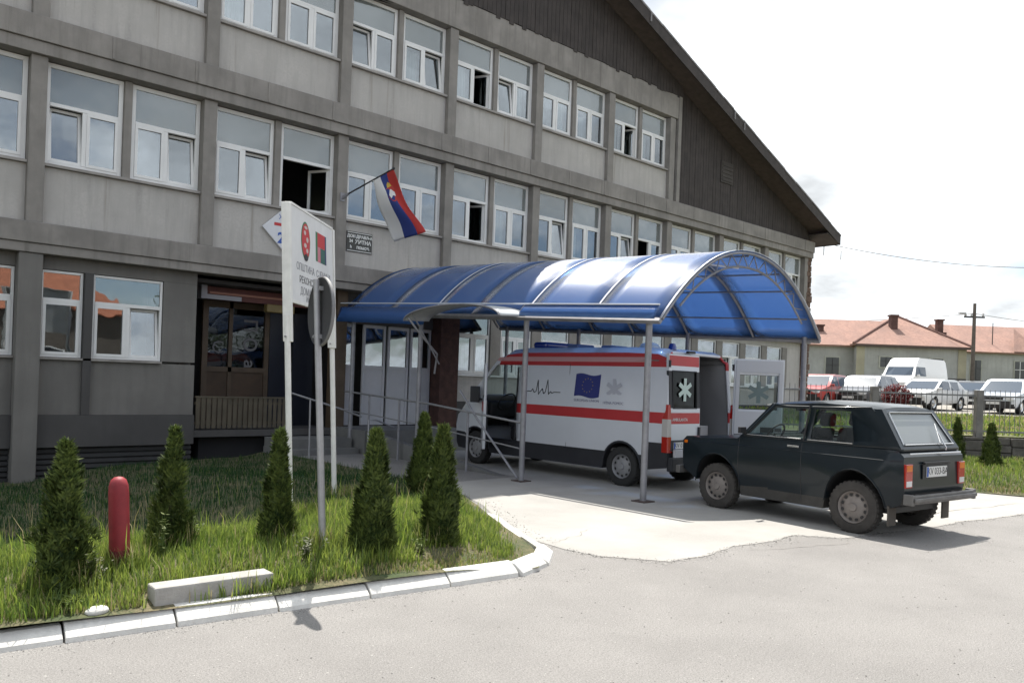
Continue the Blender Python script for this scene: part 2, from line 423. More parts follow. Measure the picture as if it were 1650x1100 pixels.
# windows --------------------------------------------------------------------------------
def window(x0, x1, z0, z1, style='plain', tr=.60, blind=None, curtain=None, y=.05, transom=True, mull=True, lettering=None):
    fr = MB(); t = .085 if z0 > 5 else .05; zt = z0 + (z1-z0)*tr if transom else z1 - t
    yb = y + .07
    fr.box(x0, x0+t, y, yb, z0, z1).box(x1-t, x1, y, yb, z0, z1)
    fr.box(x0+t, x1-t, y, yb, z0, z0+t).box(x0+t, x1-t, y, yb, z1-t, z1)
    if transom: fr.box(x0+t, x1-t, y-.008, yb, zt-.035, zt+.035)
    xm = (x0+x1)/2
    zl, zh = z0+t, (zt-.035 if transom else z1-t)
    openbig = style == 'open'
    if mull and not openbig: fr.box(xm-.04, xm+.04, y-.004, yb, zl, zh)
    w = hp('window', fr, PVC, bevel=.006)
    pane = MB()
    if transom: pane.box(x0+t, x1-t, y+.03, y+.036, zt+.035, z1-t)
    halves = [(x0+t, xm-.04), (xm+.04, x1-t)] if mull else [(x0+t, x1-t)]
    s = .055
    for i, (a, c) in enumerate(halves):
        st = 'fixed'
        if style == 'tiltL' and i == 0 or style == 'tiltR' and i == 1 or style == 'tilt' : st = 'tilt'
        if style == 'openL' and i == 0 or style == 'openR' and i == 1: st = 'swing'
        if openbig: st = None if i == 0 else 'swing'
        if st is None: continue
        fm = MB(); wd, ht = c-a, zh-zl
        if st == 'fixed': fm_y = y+.012
        # sash ring in its own frame: hinge line at origin
        ring = [(0, s, 0, ht), (wd-s, wd, 0, ht), (s, wd-s, 0, s), (s, wd-s, ht-s, ht)]
        if st == 'fixed':
            for (p, q, u, vv) in ring: fm.box(a+p, a+q, y-.012, y+.055, zl+u, zl+vv)
            fm.box(a+s, c-s, y+.02, y+.026, zl+s, zh-s, 1)
            sh = fm.build('sash', [PVC, GLASS], w)
        elif st == 'tilt':
            for (p, q, u, vv) in ring: fm.box(p, q, -.03, .03, u, vv)
            fm.box(s, wd-s, -.004, .004, s, ht-s, 1)
            sh = fm.build('sash', [PVC, GLASS], w, loc=(a, y+.04, zl)); sh.rotation_euler = (-rad(7), 0, 0)
        else:
            side = 1 if i == 1 else -1
            for (p, q, u, vv) in ring: fm.box(-side*p, -side*q, -.03, .03, u, vv) if side < 0 else fm.box(-q, -p, -.03, .03, u, vv)
            if side > 0: fm.box(-wd+s, -s, -.004, .004, s, ht-s, 1)
            else: fm.box(s, wd-s, -.004, .004, s, ht-s, 1)
            sh = fm.build('sash', [PVC, GLASS], w, loc=(c if side > 0 else a, y+.06, zl)); sh.rotation_euler = (0, 0, -side*rad(62))
    if transom: pane.build('pane', GLAST if z0 > 5 else GLASS, w)
    if blind:
        MB().box(x0+.06, x1-.06, y+.10, y+.11, z1 - (z1-z0)*blind, z1-.06).build('blind', BLIND, w)
    if curtain:
        for (ca, cb, cz) in curtain:
            rows = []
            for j in range(2):
                zz = z0 + .08 + (z1-z0-.2)*j*cz
                rows.append([(x0 + (x1-x0)*(ca + (cb-ca)*i/24), y+.20 + .035*math.sin(i*1.7) + .01*math.sin(i*.6), zz) for i in range(25)])
            MB().grid(rows).build('curtain', CURT, w, smooth=60)
    return w

st1 = {(-1,1):'plain',(0,0):'tiltL',(0,1):'tiltR',(1,0):'tiltR',(1,1):'open',(2,0):'plain',(2,1):'plain',(3,0):'openR',(3,1):'plain',
       (4,0):'tiltR',(4,1):'plain',(5,0):'tiltR',(5,1):'openL',(6,0):'plain',(6,1):'tiltL',(7,0):'plain',(7,1):'plain',(8,0):'plain',(8,1):'tiltR'}
st2 = {(0,0):'plain',(0,1):'plain',(1,0):'plain',(1,1):'plain',(2,0):'tiltL',(2,1):'tiltR',(3,0):'openR',(3,1):'tiltL',(4,0):'plain',(4,1):'plain',(5,0):'openR',(5,1):'plain'}
cur1 = {(4,1):[(0,.35,1)],(5,1):[(.6,.95,1)],(3,1):[(.05,.45,.62)]}
cur2 = {(3,0):[(.03,.42,.95)],(3,1):[(.5,.85,.95)],(4,0):[(.03,.3,.6),(.55,.92,.62)],(4,1):[(.03,.25,.6),(.3,.6,.5)],(5,0):[(.03,.4,.62)],(5,1):[(.03,.4,.62),(.5,.75,.62)],(2,1):[(.05,.45,.55)],(1,0):[(.1,.5,.6)]}
rw = random.Random(21)
for k in range(-1, KMAX1):
    for i in (0, 1):
        xa = C0 + k*BAY + (.146 if i == 0 else BAY/2 + .078); xb = xa + BAY/2 - .224
        window(xa, xb, Z['s1'], Z['h1']+.045, st1.get((k, i), 'plain'), blind=(.37 if rw.random() < .9 else None), curtain=cur1.get((k, i)))
        if k < KMAX2 and k >= 0:
            window(xa, xb, Z['s2'], Z['h2']+.04, st2.get((k, i), 'plain'), blind=(.37 if rw.random() < .8 else None), curtain=cur2.get((k, i)))

# ground storey, left part ------------------------------------------------------------------
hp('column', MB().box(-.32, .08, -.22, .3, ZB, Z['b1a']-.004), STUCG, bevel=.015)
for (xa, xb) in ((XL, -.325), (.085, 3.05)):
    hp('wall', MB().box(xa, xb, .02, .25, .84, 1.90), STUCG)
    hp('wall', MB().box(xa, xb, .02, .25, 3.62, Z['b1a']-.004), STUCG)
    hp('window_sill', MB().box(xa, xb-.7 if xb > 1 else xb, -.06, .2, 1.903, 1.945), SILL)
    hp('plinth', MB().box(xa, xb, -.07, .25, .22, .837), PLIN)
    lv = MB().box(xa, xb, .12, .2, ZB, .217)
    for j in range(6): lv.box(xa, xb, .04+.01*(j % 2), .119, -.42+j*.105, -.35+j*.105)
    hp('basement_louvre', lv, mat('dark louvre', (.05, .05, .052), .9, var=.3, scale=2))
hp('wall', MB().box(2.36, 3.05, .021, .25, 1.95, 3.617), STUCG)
hp('window_pier', MB().box(.85, 1.0, -.06, .26, .842, 3.617), PLIN)
window(.10, .84, 1.95, 3.61, 'plain', mull=False, tr=.66)
window(1.01, 2.35, 1.95, 3.61, 'tiltR', tr=.66)
window(-1.75, -.33, 1.95, 3.61, 'plain', tr=.66)
hp('side_wall', MB().box(2.8, 3.05, .253, 2.4, ZB, Z['b1a']-.004), STUCG)

# entrance recess ----------------------------------------------------------------------------
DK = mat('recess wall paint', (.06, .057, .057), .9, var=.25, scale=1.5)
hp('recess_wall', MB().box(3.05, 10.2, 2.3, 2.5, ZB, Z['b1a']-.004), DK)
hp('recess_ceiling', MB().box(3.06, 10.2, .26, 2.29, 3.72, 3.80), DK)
hp('porch_slab', MB().box(3.06, 6.55, -.05, 2.29, .36, .50), PLIN)
hp('porch_void_fill', MB().box(3.3, 6.5, .3, 2.2, ZB, .355), DARKIN)  # near-black block that paints the shaded hollow under the porch slab
sk = MB(); rr = random.Random(4); x = 3.12
while x < 5.3:
    sk.box(x, x+.085, .03+rr.uniform(0, .012), .055, .54, 1.2); x += .118
sk.box(3.1, 5.35, .056, .085, .62, .68).box(3.1, 5.35, .056, .085, 1.06, 1.12).box(3.1, 5.35, .02, .09, 1.202, 1.24)
hp('slatted_parapet', sk, mat('worn parapet slats', (.10, .085, .06), .85, var=.3, scale=3))
# brown glazed vestibule
vs = MB(); y0 = 1.45
for (a, c, u, w_) in ((3.75,3.88,.5,3.45),(4.38,4.47,.5,3.45),(5.28,5.40,.5,3.45),(3.88,5.28,3.3,3.45),(3.88,5.28,1.78,1.9),(3.88,5.28,.5,.62),(5.40,5.9,3.3,3.45)): vs.box(a, c, y0, y0+.09, u, w_)
ves = hp('vestibule', vs, BROWN)
MB().box(3.88, 4.38, y0+.03, y0+.06, .62, 1.78).box(4.47, 5.28, y0+.03, y0+.06, .62, 1.78).build('panel', mat('vestibule panel', (.085, .055, .035), .7, var=.35, scale=2), ves)
MB().box(3.88, 4.38, y0+.04, y0+.046, 1.9, 3.3).box(4.47, 5.28, y0+.04, y0+.046, 1.9, 3.3).build('pane', GLASD, ves)
gp = (.15, .15, .16)
GPR = mat('grey sticker', gp, .7)
text('lettering', 'C', .42, (4.12, y0+.028, 2.35), (1,0,0), (0,0,1), GPR, ves)
for ch, sz, zz in (('\u041f', .46, 2.92), ('\u041e', .46, 2.46), ('\u0430', .36, 1.99)):
    text('lettering', ch, sz, (4.9, y0+.028, zz), (0,0,-1), (1,0,0), GPR, ves, bold=.008)
MB().box(5.42, 5.9, y0+.02, y0+.08, .5, 3.3).box(5.95, 6.5, y0-.2, y0-.1, .5, 3.3).build('door', mat('navy door', (.012, .015, .026), .35, var=.2, scale=1.2), ves)
fb = MB().box(3.55, 6.5, .75, 1.0, 3.42, 3.70)
fas = hp('fascia_sign', fb, mat('dull red fascia', (.15, .05, .042), .6, var=.35, scale=2.0))
MB().box(3.45, 4.35, .735, .749, 3.42, 3.52).box(3.42, 3.549, .74, 1.0, 3.42, 3.78).build('panel', mat('pale fascia end', (.38, .38, .42), .6), fas)
MB().box(3.6, 6.5, .72, .745, 3.54, 3.585).build('stripe', mat('faded orange stripe', (.36, .17, .12), .6), fas)
hp('lamp_box', MB().box(4.9, 5.6, .55, .75, 3.22, 3.41), mat('yellowed lamp box', (.20, .15, .055), .5, var=.2, scale=5), bevel=.02)

# white door screen and brick pillar
DW = mat('grey white door panels', (.52, .52, .55), .5, var=.12, scale=1.5)
ds = MB(); y0 = .25
hp('door_jamb', MB().box(6.5, 6.78, .1, .5, ZB, Z['b1a']-.004), BROWN)
xs = [6.80, 7.10, 7.36, 8.02, 8.10, 8.74, 8.80, 9.46]
dsf = MB()
for i in range(0, 8, 2):
    a, c = xs[i], xs[i+1]
    dsf.box(a, a+.06, y0, y0+.07, .56, 3.1).box(c-.06, c, y0, y0+.07, .56, 3.1)
    dsf.box(a+.06, c-.06, y0, y0+.07, 3.02, 3.1).box(a+.06, c-.06, y0, y0+.07, 1.98, 2.07)
scr = hp('door_screen', dsf, DW)
for i in range(0, 8, 2):
    a, c = xs[i], xs[i+1]
    MB().box(a+.06, c-.06, y0+.02, y0+.05, .56, 1.98).build('panel', DW, scr)
    MB().box(a+.06, c-.06, y0+.03, y0+.036, 2.07, 3.02).build('pane', GLASS, scr)
hp('door_header', MB().box(6.79, 9.47, .2, .4, 3.103, Z['b1a']-.004), PLIN)
hp('landing', MB().box(6.5, 9.6, -1.35, .24, ZB, .54), mat('landing concrete', (.17, .17, .165), .9, var=.25, scale=2))
hp('brick_pillar', MB().box(9.5, 10.12, -.14, .4, ZB, Z['b1a']-.004), BRICK)
# ground storey to the right
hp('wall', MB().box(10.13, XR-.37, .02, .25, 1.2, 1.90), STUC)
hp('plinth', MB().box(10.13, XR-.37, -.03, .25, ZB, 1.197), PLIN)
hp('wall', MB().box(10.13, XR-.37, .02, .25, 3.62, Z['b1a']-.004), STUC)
hp('window_sill', MB().box(10.14, XR-.38, -.06, .2, 1.903, 1.945), PVC)
x = 10.16; j = 0
while x + 1.5 < XR - .4:
    window(x, x+1.2, 1.95, 3.61, ('plain', 'plain', 'tiltL')[j % 3], tr=.66, curtain=[(.05, .9, .5)] if j % 2 == 0 else None)
    hp('window_pier', MB().box(x+1.203, x+1.59, -.0, .26, 1.95, 3.617), CONC2)
    x += 1.61; j += 1
hp('wall', MB().box(x, XR-.37, .021, .25, 1.95, 3.617), STUC)

# ================================================================= things on the facade
fp = tag(empty('flag_pole', (6.37, -.17, 6.08)), 'dark flagpole on a facade column carrying a drooping red blue and white flag', 'flag')
tip = Vector((.66, -1.15, .62))
MB().tube([(0, 0, 0), tip], [.022, .016], 8).lathe([(0, -.03), (.035, -.01), (.03, .03), (0, .05)], tip, tip.normalized(), 10).build('pole', BLACK, fp, smooth=50)
MB().box(-.06, .06, -.01, .03, -.1, .1).tube([(0, 0, -.03), tip*.12], .035, 8).build('bracket', GREYP, fp)
# flag: hoist on the last part of the pole, cloth falls to the right, three bands across the hoist
def flag_pt(u, v):
    # v 0..1 along the hoist from the tip down the pole, u 0..1 along the fly
    h = tip*(1.0 - .38*v)
    drop = u*1.34; side = .78*u*(1-.1*v)
    p = h + Vector((side + .30*u*u*(.6+.4*v), -.05*u + .09*math.sin(5.5*v + 3*u)*min(1, u*4), -drop*(1.0-.10*v)))
    p -= (tip*.5)*v*(u**.7)*.42
    p.x += .05*math.sin(9*u+2*v)*u; return p
NU, NV = 26, 18
bm = bmesh.new()
vv = [[bm.verts.new(flag_pt(i/NU, j/NV)) for j in range(NV+1)] for i in range(NU+1)]
for i in range(NU):
    for j in range(NV):
        f = bm.faces.new((vv[i][j], vv[i+1][j], vv[i+1][j+1], vv[i][j+1])); f.material_index = min(2, j*3//NV)
me = bpy.data.meshes.new('flag'); bm.to_mesh(me); bm.free()
for q in (mat('flag red cloth', (.42, .035, .03), .8), mat('flag blue cloth', (.025, .045, .20), .8), mat('flag white cloth', (.68, .68, .68), .8)): me.materials.append(q)
fo = link(me, 'flag', fp, smooth=80, solid=.004)
def on_flag(pts, mname, col, name='emblem', off=.008):
    bm = bmesh.new(); vs = []
    for (u, v_) in pts:
        p = flag_pt(u, v_); du = flag_pt(u+.01, v_)-p; dv = flag_pt(u, v_+.01)-p; n = du.cross(dv).normalized()
        if n.dot(Vector((-.67, -.74, 0)) + Vector((-.3, -.6, 0))) < 0: n = -n
        vs.append(bm.verts.new(p + n*off))
    bm.faces.new(vs); me = bpy.data.meshes.new(name); bm.to_mesh(me); bm.free(); me.materials.append(mat(mname, col, .8)); return link(me, name, fo)
cx, cy = .33, .42
on_flag([(cx-.12, cy-.2), (cx+.03, cy-.2), (cx+.10, cy-.1), (cx+.12, cy), (cx+.10, cy+.1), (cx+.03, cy+.2), (cx-.12, cy+.2)], 'emblem red', (.42, .05, .04))
on_flag([(cx-.08, cy-.05), (cx-.01, cy-.17), (cx+.05, cy-.13), (cx+.02, cy), (cx+.05, cy+.13), (cx-.01, cy+.17), (cx-.08, cy+.05)], 'flag white cloth', (.68, .68, .68), off=.014)
on_flag([(cx-.17, cy-.09), (cx-.12, cy-.14), (cx-.12, cy+.14), (cx-.17, cy+.09), (cx-.2, cy)], 'emblem gold', (.55, .36, .06), off=.012)

pq = tag(empty('wall_plaque', (6.95, -.036, 5.08)), 'small black plaque with rows of white lettering under the flag', 'plaque')
MB().box(-.36, .36, -.025, 0, -.25, .25).build('plate', mat('dark plaque', (.05, .05, .045), .5, var=.2, scale=9), pq, bevel=.004)
MB().box(-.345, .345, -.028, -.0252, .215, .23).box(-.345, .345, -.028, -.0252, -.23, -.215).build('border', WHITEI, pq)
for s_, sz, xx, zz in (('\u0414\u041e\u041c', .10, -.23, .13), ('\u0417\u0414\u0420\u0410\u0412\u0409\u0410', .10, .1, .13), ('24', .10, -.24, .01), ('\u0425\u0418\u0422\u041d\u0410', .13, .1, 0), ('\u041f\u041e\u041c\u041e\u040b', .09, .1, -.14), ('h', .10, -.24, -.13)):
    text('lettering', s_, sz, (xx, -.0262, zz), (1,0,0), (0,0,1), WHITEI, pq, bold=.004)

dm = tag(empty('diamond_sign', (5.07, -.05, 5.09)), 'white diamond shaped sign with red and blue print on the facade behind the white board', 'sign')
MB().prism([(-.66, 0, 0), (0, 0, -.62), (.66, 0, 0), (0, 0, .62)], (0, -.05, 0)).build('board', mat('white sign face', (.62, .63, .66), .5, var=.08, scale=4), dm, bevel=.006)
MB().box(-.38, .38, -.053, -.0505, .06, .13).build('print', REDI, dm)
text('lettering', '\u0425\u0418\u0422\u041d\u0410', .16, (0, -.0515, .26), (1,0,0), (0,0,1), BLUEI, dm)
text('lettering', '\u0421\u041b\u0423\u0416\u0411\u0410', .1, (0, -.0515, .42), (1,0,0), (0,0,1), BLUEI, dm)
text('lettering', '24', .34, (-.12, -.0515, -.22), (1,0,0), (0,0,1), BLUEI, dm, bold=.01)
# ================================================================= ENTRANCE CANOPY
def polycarb(name):
    m = bpy.data.materials.new(name); m.use_nodes = True
    nt = m.node_tree; N = nt.nodes; L = nt.links; N.clear()
    out = N.new('ShaderNodeOutputMaterial'); tc = N.new('ShaderNodeTexCoord')
    nz = N.new('ShaderNodeTexNoise'); nz.inputs['Scale'].default_value = 1.1; nz.inputs['Detail'].default_value = 6
    L.new(tc.outputs['Object'], nz.inputs['Vector'])
    mx = N.new('ShaderNodeMix'); mx.data_type = 'RGBA'; L.new(nz.outputs['Fac'], mx.inputs[0])
    mx.inputs[6].default_value = (.042, .135, .42, 1); mx.inputs[7].default_value = (.060, .18, .50, 1)
    d = N.new('ShaderNodeBsdfDiffuse'); t = N.new('ShaderNodeBsdfTranslucent'); g = N.new('ShaderNodeBsdfGlossy')
    tr = N.new('ShaderNodeBsdfTransparent'); tr.inputs[0].default_value = (.42, .62, .92, 1)
    g.inputs['Roughness'].default_value = .25; g.inputs['Color'].default_value = (1, 1, 1, 1)
    wv = N.new('ShaderNodeTexWave'); wv.inputs['Scale'].default_value = 9; wv.bands_direction = 'Y'; wv.inputs['Distortion'].default_value = .3
    L.new(tc.outputs['Object'], wv.inputs['Vector'])
    bp = N.new('ShaderNodeBump'); bp.inputs['Strength'].default_value = .55; bp.inputs['Distance'].default_value = .01
    L.new(wv.outputs['Fac'], bp.inputs['Height']); L.new(bp.outputs['Normal'], g.inputs['Normal'])
    L.new(mx.outputs[2], d.inputs[0]); t.inputs[0].default_value = (.20, .36, .68, 1)
    s1 = N.new('ShaderNodeMixShader'); s1.inputs[0].default_value = .5; L.new(d.outputs[0], s1.inputs[1]); L.new(t.outputs[0], s1.inputs[2])
    s0 = N.new('ShaderNodeMixShader'); s0.inputs[0].default_value = .34; L.new(s1.outputs[0], s0.inputs[1]); L.new(tr.outputs[0], s0.inputs[2])
    fr = N.new('ShaderNodeFresnel'); fr.inputs[0].default_value = 1.40
    s2 = N.new('ShaderNodeMixShader'); L.new(fr.outputs[0], s2.inputs[0]); L.new(s0.outputs[0], s2.inputs[1]); L.new(g.outputs[0], s2.inputs[2])
    L.new(s2.outputs[0], out.inputs[0]); return m
PC = polycarb('blue twin wall sheet')
ca = tag(empty('entrance_canopy', (0, 0, 0)), 'long arched canopy of blue translucent sheets on grey steel posts over the driveway', 'canopy')
AX0, AX1 = 6.38, 11.40; AXC = (AX0+AX1)/2; AHW = (AX1-AX0)/2
def zspring(y): return 2.84 + .050*(y + 9.75)
def arch_pt(a, y, dr=0.0):
    """a -1..1 across"""
    h = 1.34*(1 - abs(a)**2.15)
    x = AXC + (AHW+dr)*a
    return Vector((x, y, zspring(y) + h + dr*(.3 + .7*(1-a*a))))
YR = [-9.78, -8.35, -6.72, -5.2, -3.92, -2.2, -.34]
NA = 28
for i in range(len(YR)-1):
    ya, yb = YR[i]+.0005, YR[i+1]-.0005
    rows = [[arch_pt(-1 + 2*j/NA, ya + (yb-ya)*q/4) for j in range(NA+1)] for q in range(5)]
    MB().grid(rows).build('roof_sheet', PC, ca, smooth=80, solid=.008)
for i, y in enumerate(YR):
    w = .020
    if i not in (0, 1, 2, 4): 
        MB().tube([arch_pt(-1 + 2*j/NA, y, -.075) for j in range(NA+1)], .024, 6).build('arch_rib', GREYP, ca, smooth=60); continue
    rows = [[arch_pt(-1 + 2*j/NA, yy, .012) for j in range(NA+1)] for yy in (y-w, y+w)]
    MB().grid(rows).build('joint_strip', mat('pale joint strip', (.55, .58, .64), .4, metal=.2), ca, smooth=80, solid=.006)
    MB().tube([arch_pt(-1 + 2*j/NA, y, -.04) for j in range(NA+1)], .024, 6).build('arch_rib', GREYP, ca, smooth=60)
MB().tube([arch_pt(-1 + 2*j/NA, -9.7, -.27) for j in range(2, NA-1)], .02, 6).build('arch_chord', GREYP, ca, smooth=60)
wb = MB()
for j in range(3, NA-3, 2):
    wb.tube([arch_pt(-1 + 2*j/NA, -9.7, -.05), arch_pt(-1 + 2*(j+1)/NA, -9.7, -.27)], .010, 5)
    wb.tube([arch_pt(-1 + 2*(j+1)/NA, -9.7, -.27), arch_pt(-1 + 2*(j+2)/NA, -9.7, -.05)], .010, 5)
wb.build('arch_webbing', GREYP, ca)
for a in (-.82, -.5, 0, .42, .62, .86):
    MB().tube([arch_pt(a, -9.7, -.06), arch_pt(a, YR[-1], -.06)], .018, 6).build('purlin', GREYP, ca)
for a in (-1, 1):
    e0, e1 = arch_pt(a, -9.78), arch_pt(a, YR[-1])
    MB().tube([e0 + Vector((0, 0, -.04)), e1 + Vector((0, 0, -.04))], .05, 4).build('eaves_beam', GREYP, ca)
# hanging edge sheets along the near eave
def valance(y0, y1, d0, d1):
    rows = [[Vector((AX0-.05-.13*q, y0 + (y1-y0)*j/40, zspring(y0+(y1-y0)*j/40) + d0 - (d0-d1)*q)) for j in range(41)] for q in (0, .5, 1)]
    MB().grid(rows).build('edge_sheet', PC, ca, smooth=50, solid=.006)
valance(-9.8, -6.75, .20, -.02); valance(-3.9, -.36, .12, -.24)
MB().tube([(AX0-.06, -9.8, zspring(-9.8)+.205), (AX0-.06, -.36, zspring(-.36)+.205)], .016, 6).build('gutter_strip', mat('pale joint strip', (.55, .58, .64), .4), ca)
# small side hood over the walkway between the two near posts
rows = []
for q in range(4):
    x = AX0 - .04 - .62*q/3
    rows.append([Vector((x, -5.35 + 1.45*math.cos(math.pi*(1-j/20)), 2.97 - .03*q/3 + .25*math.sin(math.pi*j/20))) for j in range(21)])
MB().grid(rows).build('side_hood', mat('white translucent hood', (.52, .54, .55), .4, var=.1, scale=3), ca, smooth=80, solid=.010)
MB().tube([r for r in rows[3]], .022, 6).build('hood_rib', GREYP, ca, smooth=60)
MB().tube([(AX0-.62, -4.0, 2.99), (AX0-.5, -4.15, 2.75), (6.47, -4.05, 2.3), (6.49, -3.95, 1.9)], .022, 6).build('brace', GREYP, ca, smooth=60)
MB().tube([rows[3][16], (6.49, -4.1, 2.1)], .014, 6).build('brace', GREYP, ca)
for (x, y) in ((6.49, -9.48), (6.45, -6.73), (6.49, -3.42), (6.49, -.7), (11.36, -9.48), (11.36, -6.73), (11.36, -3.42), (11.36, -.7)):
    t = MB().tube([(x, y, -.02), (x, y, zspring(y)+.02)], .052, 10)
    po = t.build('post', GREYP, ca, smooth=60)
    MB().box(x-.13, x+.13, y-.13, y+.13, .004, .022).build('base_plate', mat('rusty plate', (.07, .05, .045), .8), po)
MB().tube([(6.47, -6.60, .05), (6.47, -5.41, 1.05), (6.47, -4.84, 1.58)], .022, 6).build('brace', GREYP, ca)
# pale slanting bar under the crown, inside the canopy
MB().tube([arch_pt(-.25, -9.0, -.16), arch_pt(.14, -9.3, -.2)], .022, 5).build('batten', mat('pale joint strip', (.55, .58, .64), .4), ca)

rl = tag(empty('ramp_handrail', (6.49, 0, 0)), 'long sloping grey handrail running from the first canopy posts up to the white doors', 'handrail')
p = MB().tube([(0, -6.68, 1.05), (0, -3.84, 1.27), (0, -.4, 1.42)], .022, 8); p.build('rail', GALV, rl, smooth=60)
MB().tube([(0, -6.68, .58), (0, -3.84, .8), (0, -.4, .98)], .014, 6).build('rail', GALV, rl)
for y in (-5.1, -2.72, -1.5):
    MB().tube([(0, y, -.1), (0, y, 1.05 + .066*(y+6.68))], .024, 8).build('baluster', GREYP, rl)
r2 = tag(empty('step_handrail', (0, 0, 0)), 'short pale handrail beside the entrance steps in front of the dark door', 'handrail')
MB().tube([(4.55, -1.5, 1.38), (5.82, -1.5, 1.03), (6.30, -1.5, .87)], .022, 8).build('rail', GALV, r2, smooth=60)
MB().tube([(5.02, -1.5, -.3), (5.0, -1.5, 1.25)], .02, 8).build('baluster', GALV, r2)
MB().tube([(6.42, -1.62, -.3), (6.42, -1.62, .80), (6.62, -1.62, .80), (7.10, -1.62, .63)], .02, 8).build('rail', GALV, r2, smooth=60)
sp = MB()
for j in range(4): sp.box(4.6 + .02*j, 6.4, -1.9 + .32*j, -.06, -.5 + (.21*j if j else 0), -.29 + .21*j)
tag(sp.build('entrance_steps', mat('landing concrete', (.17, .17, .165), .9)), 'dark concrete steps up to the recessed entrance', 'steps')
# ramp wall between the steps and the driveway
tag(MB().prism([(6.62, -6.2, -.03), (6.62, -1.36, -.03), (6.62, -1.36, .50)], (.18, 0, 0)).build('ramp_kerb', mat('landing concrete', (.17, .17, .165), .9)), 'low wedge shaped concrete upstand along the ramp under the canopy', 'ramp')

# ================================================================= SIGNS IN THE GRASS
bs = tag(empty('notice_board', W(-2.59, 9.65, 0)), 'tall white project notice board with crests on two white pipe legs in the grass', 'sign board')
org = W(-2.59, 9.65, 0); far = W(-2.45, 11.42, 0)
U = (far - org); WL = U.length; U.normalize(); NF = Vector((U.y, -U.x, 0))     # board face looks right
ln = Vector((-.010, .0, 0))                                                # slight lean, metres per metre
def bp_(u, n, z): return U*u + NF*n + Vector((-R0.x*.050*z, -R0.y*.050*z, z))
for k, u in enumerate((0.0, WL)):
    base = -.05 if k == 0 else -.1
    MB().tube([bp_(u, -.02, base), bp_(u, -.02, 2.5)], .036, 10).build('leg', WHITEP, bs, smooth=60)
    ub = u - .02 if k == 0 else u - .05
    f = MB(); za, zb = 2.18, 3.86
    f.add([bp_(ub + i*.07, n, z) for z in (za, zb) for (i, n) in ((0,-.07),(1,-.07),(1,.035),(0,.035))],
          [(0,3,2,1),(4,5,6,7),(0,1,5,4),(1,2,6,5),(2,3,7,6),(3,0,4,7)])
    f.build('frame_post', WHITEP, bs, bevel=.006)
    MB().tube([bp_(u-.06, -.03, 2.24), bp_(u+.1, -.03, 2.25)], .012, 6).build('bolt', GREYP, bs)
def face(u0, u1, z0, z1, n0, n1):
    m = MB(); m.add([bp_(u, n, z) for z in (z0, z1) for (u, n) in ((u0, n0), (u1, n0), (u1, n1), (u0, n1))],
          [(0,3,2,1),(4,5,6,7),(0,1,5,4),(1,2,6,5),(2,3,7,6),(3,0,4,7)]); return m
face(.055, WL-.055, 2.70, 3.85, -.005, .022).build('board', mat('white board face', (.66, .66, .66), .45, var=.10, scale=3, streak=.1), bs)
face(.055, WL-.055, 2.66, 2.698, -.01, .03).build('frame_rail', WHITEP, bs)
face(.055, WL-.055, 3.852, 3.88, -.05, .03).build('frame_rail', WHITEP, bs)
def disc(cu, cz, ru, rz, n, mname, n0, rot=0):
    m = MB(); m.prism([bp_(cu + ru*math.cos(2*math.pi*i/n+rot), n0, cz + rz*math.sin(2*math.pi*i/n+rot)) for i in range(n)], NF*.002); return m
disc(.58, 3.49, .17, .245, 24, None, .0225).build('crest', mat('crest green', (.03, .14, .06), .5), bs)
disc(.58, 3.49, .15, .222, 24, None, .0252).build('crest', REDI, bs)
cr = MB()
for (du, dz, a, b_) in ((-.04,.10,.04,.03),(.05,.02,.04,.035),(-.03,-.06,.05,.03),(.04,-.12,.04,.03),(0,.17,.06,.02)):
    cr.prism([bp_(.58+du+a*math.cos(t), .0278, 3.49+dz+b_*math.sin(t)) for t in [2*math.pi*i/10 for i in range(10)]], NF*.002)
cr.build('crest', mat('crest pale', (.5, .42, .40), .5), bs)
disc(.58, 3.28, .07, .045, 16, None, .0279).build('crest', INK, bs)
def patch(u0, u1, z0, z1, m, off=.0225): face(u0, u1, z0, z1, off, off+.0022).build('emblem', m, bs)
patch(.98, 1.05, 3.30, 3.69, mat('crest green', (.03, .14, .06), .5)); patch(1.052, 1.36, 3.50, 3.69, REDI)
patch(1.052, 1.17, 3.30, 3.497, mat('emblem pink', (.5, .16, .2), .5)); patch(1.172, 1.36, 3.30, 3.497, mat('emblem dark green', (.02, .09, .07), .5))
patch(1.362, 1.42, 3.30, 3.69, mat('emblem navy', (.02, .03, .09), .5))
GT = mat('grey print', (.20, .20, .22), .6)
def btext(s_, sz, u, z, m, bold=0): text('lettering', s_, sz, bp_(u, .0225, z), U, Vector((-R0.x*.05, -R0.y*.05, 1)), m, bs, bold=bold)
btext('\u041e\u041f\u0428\u0422\u0418\u041d\u0410  \u0421\u0408\u0415\u041d\u0418\u0426\u0410', .13, .92, 3.13, GT)
btext('\u0420\u0415\u041a\u041e\u041d\u0421\u0422\u0420\u0423\u041a\u0426\u0418\u0408\u0410', .125, .92, 2.975, mat('dark grey print', (.06, .06, .065), .6))
btext('\u0414\u041e\u041c\u0410 \u0417\u0414\u0420\u0410\u0412\u0409\u0410', .13, .92, 2.835, GT)
btext('\u0418\u041d\u0412\u0415\u0421\u0422\u0418\u0422\u041e\u0420', .10, .92, 2.745, GT)

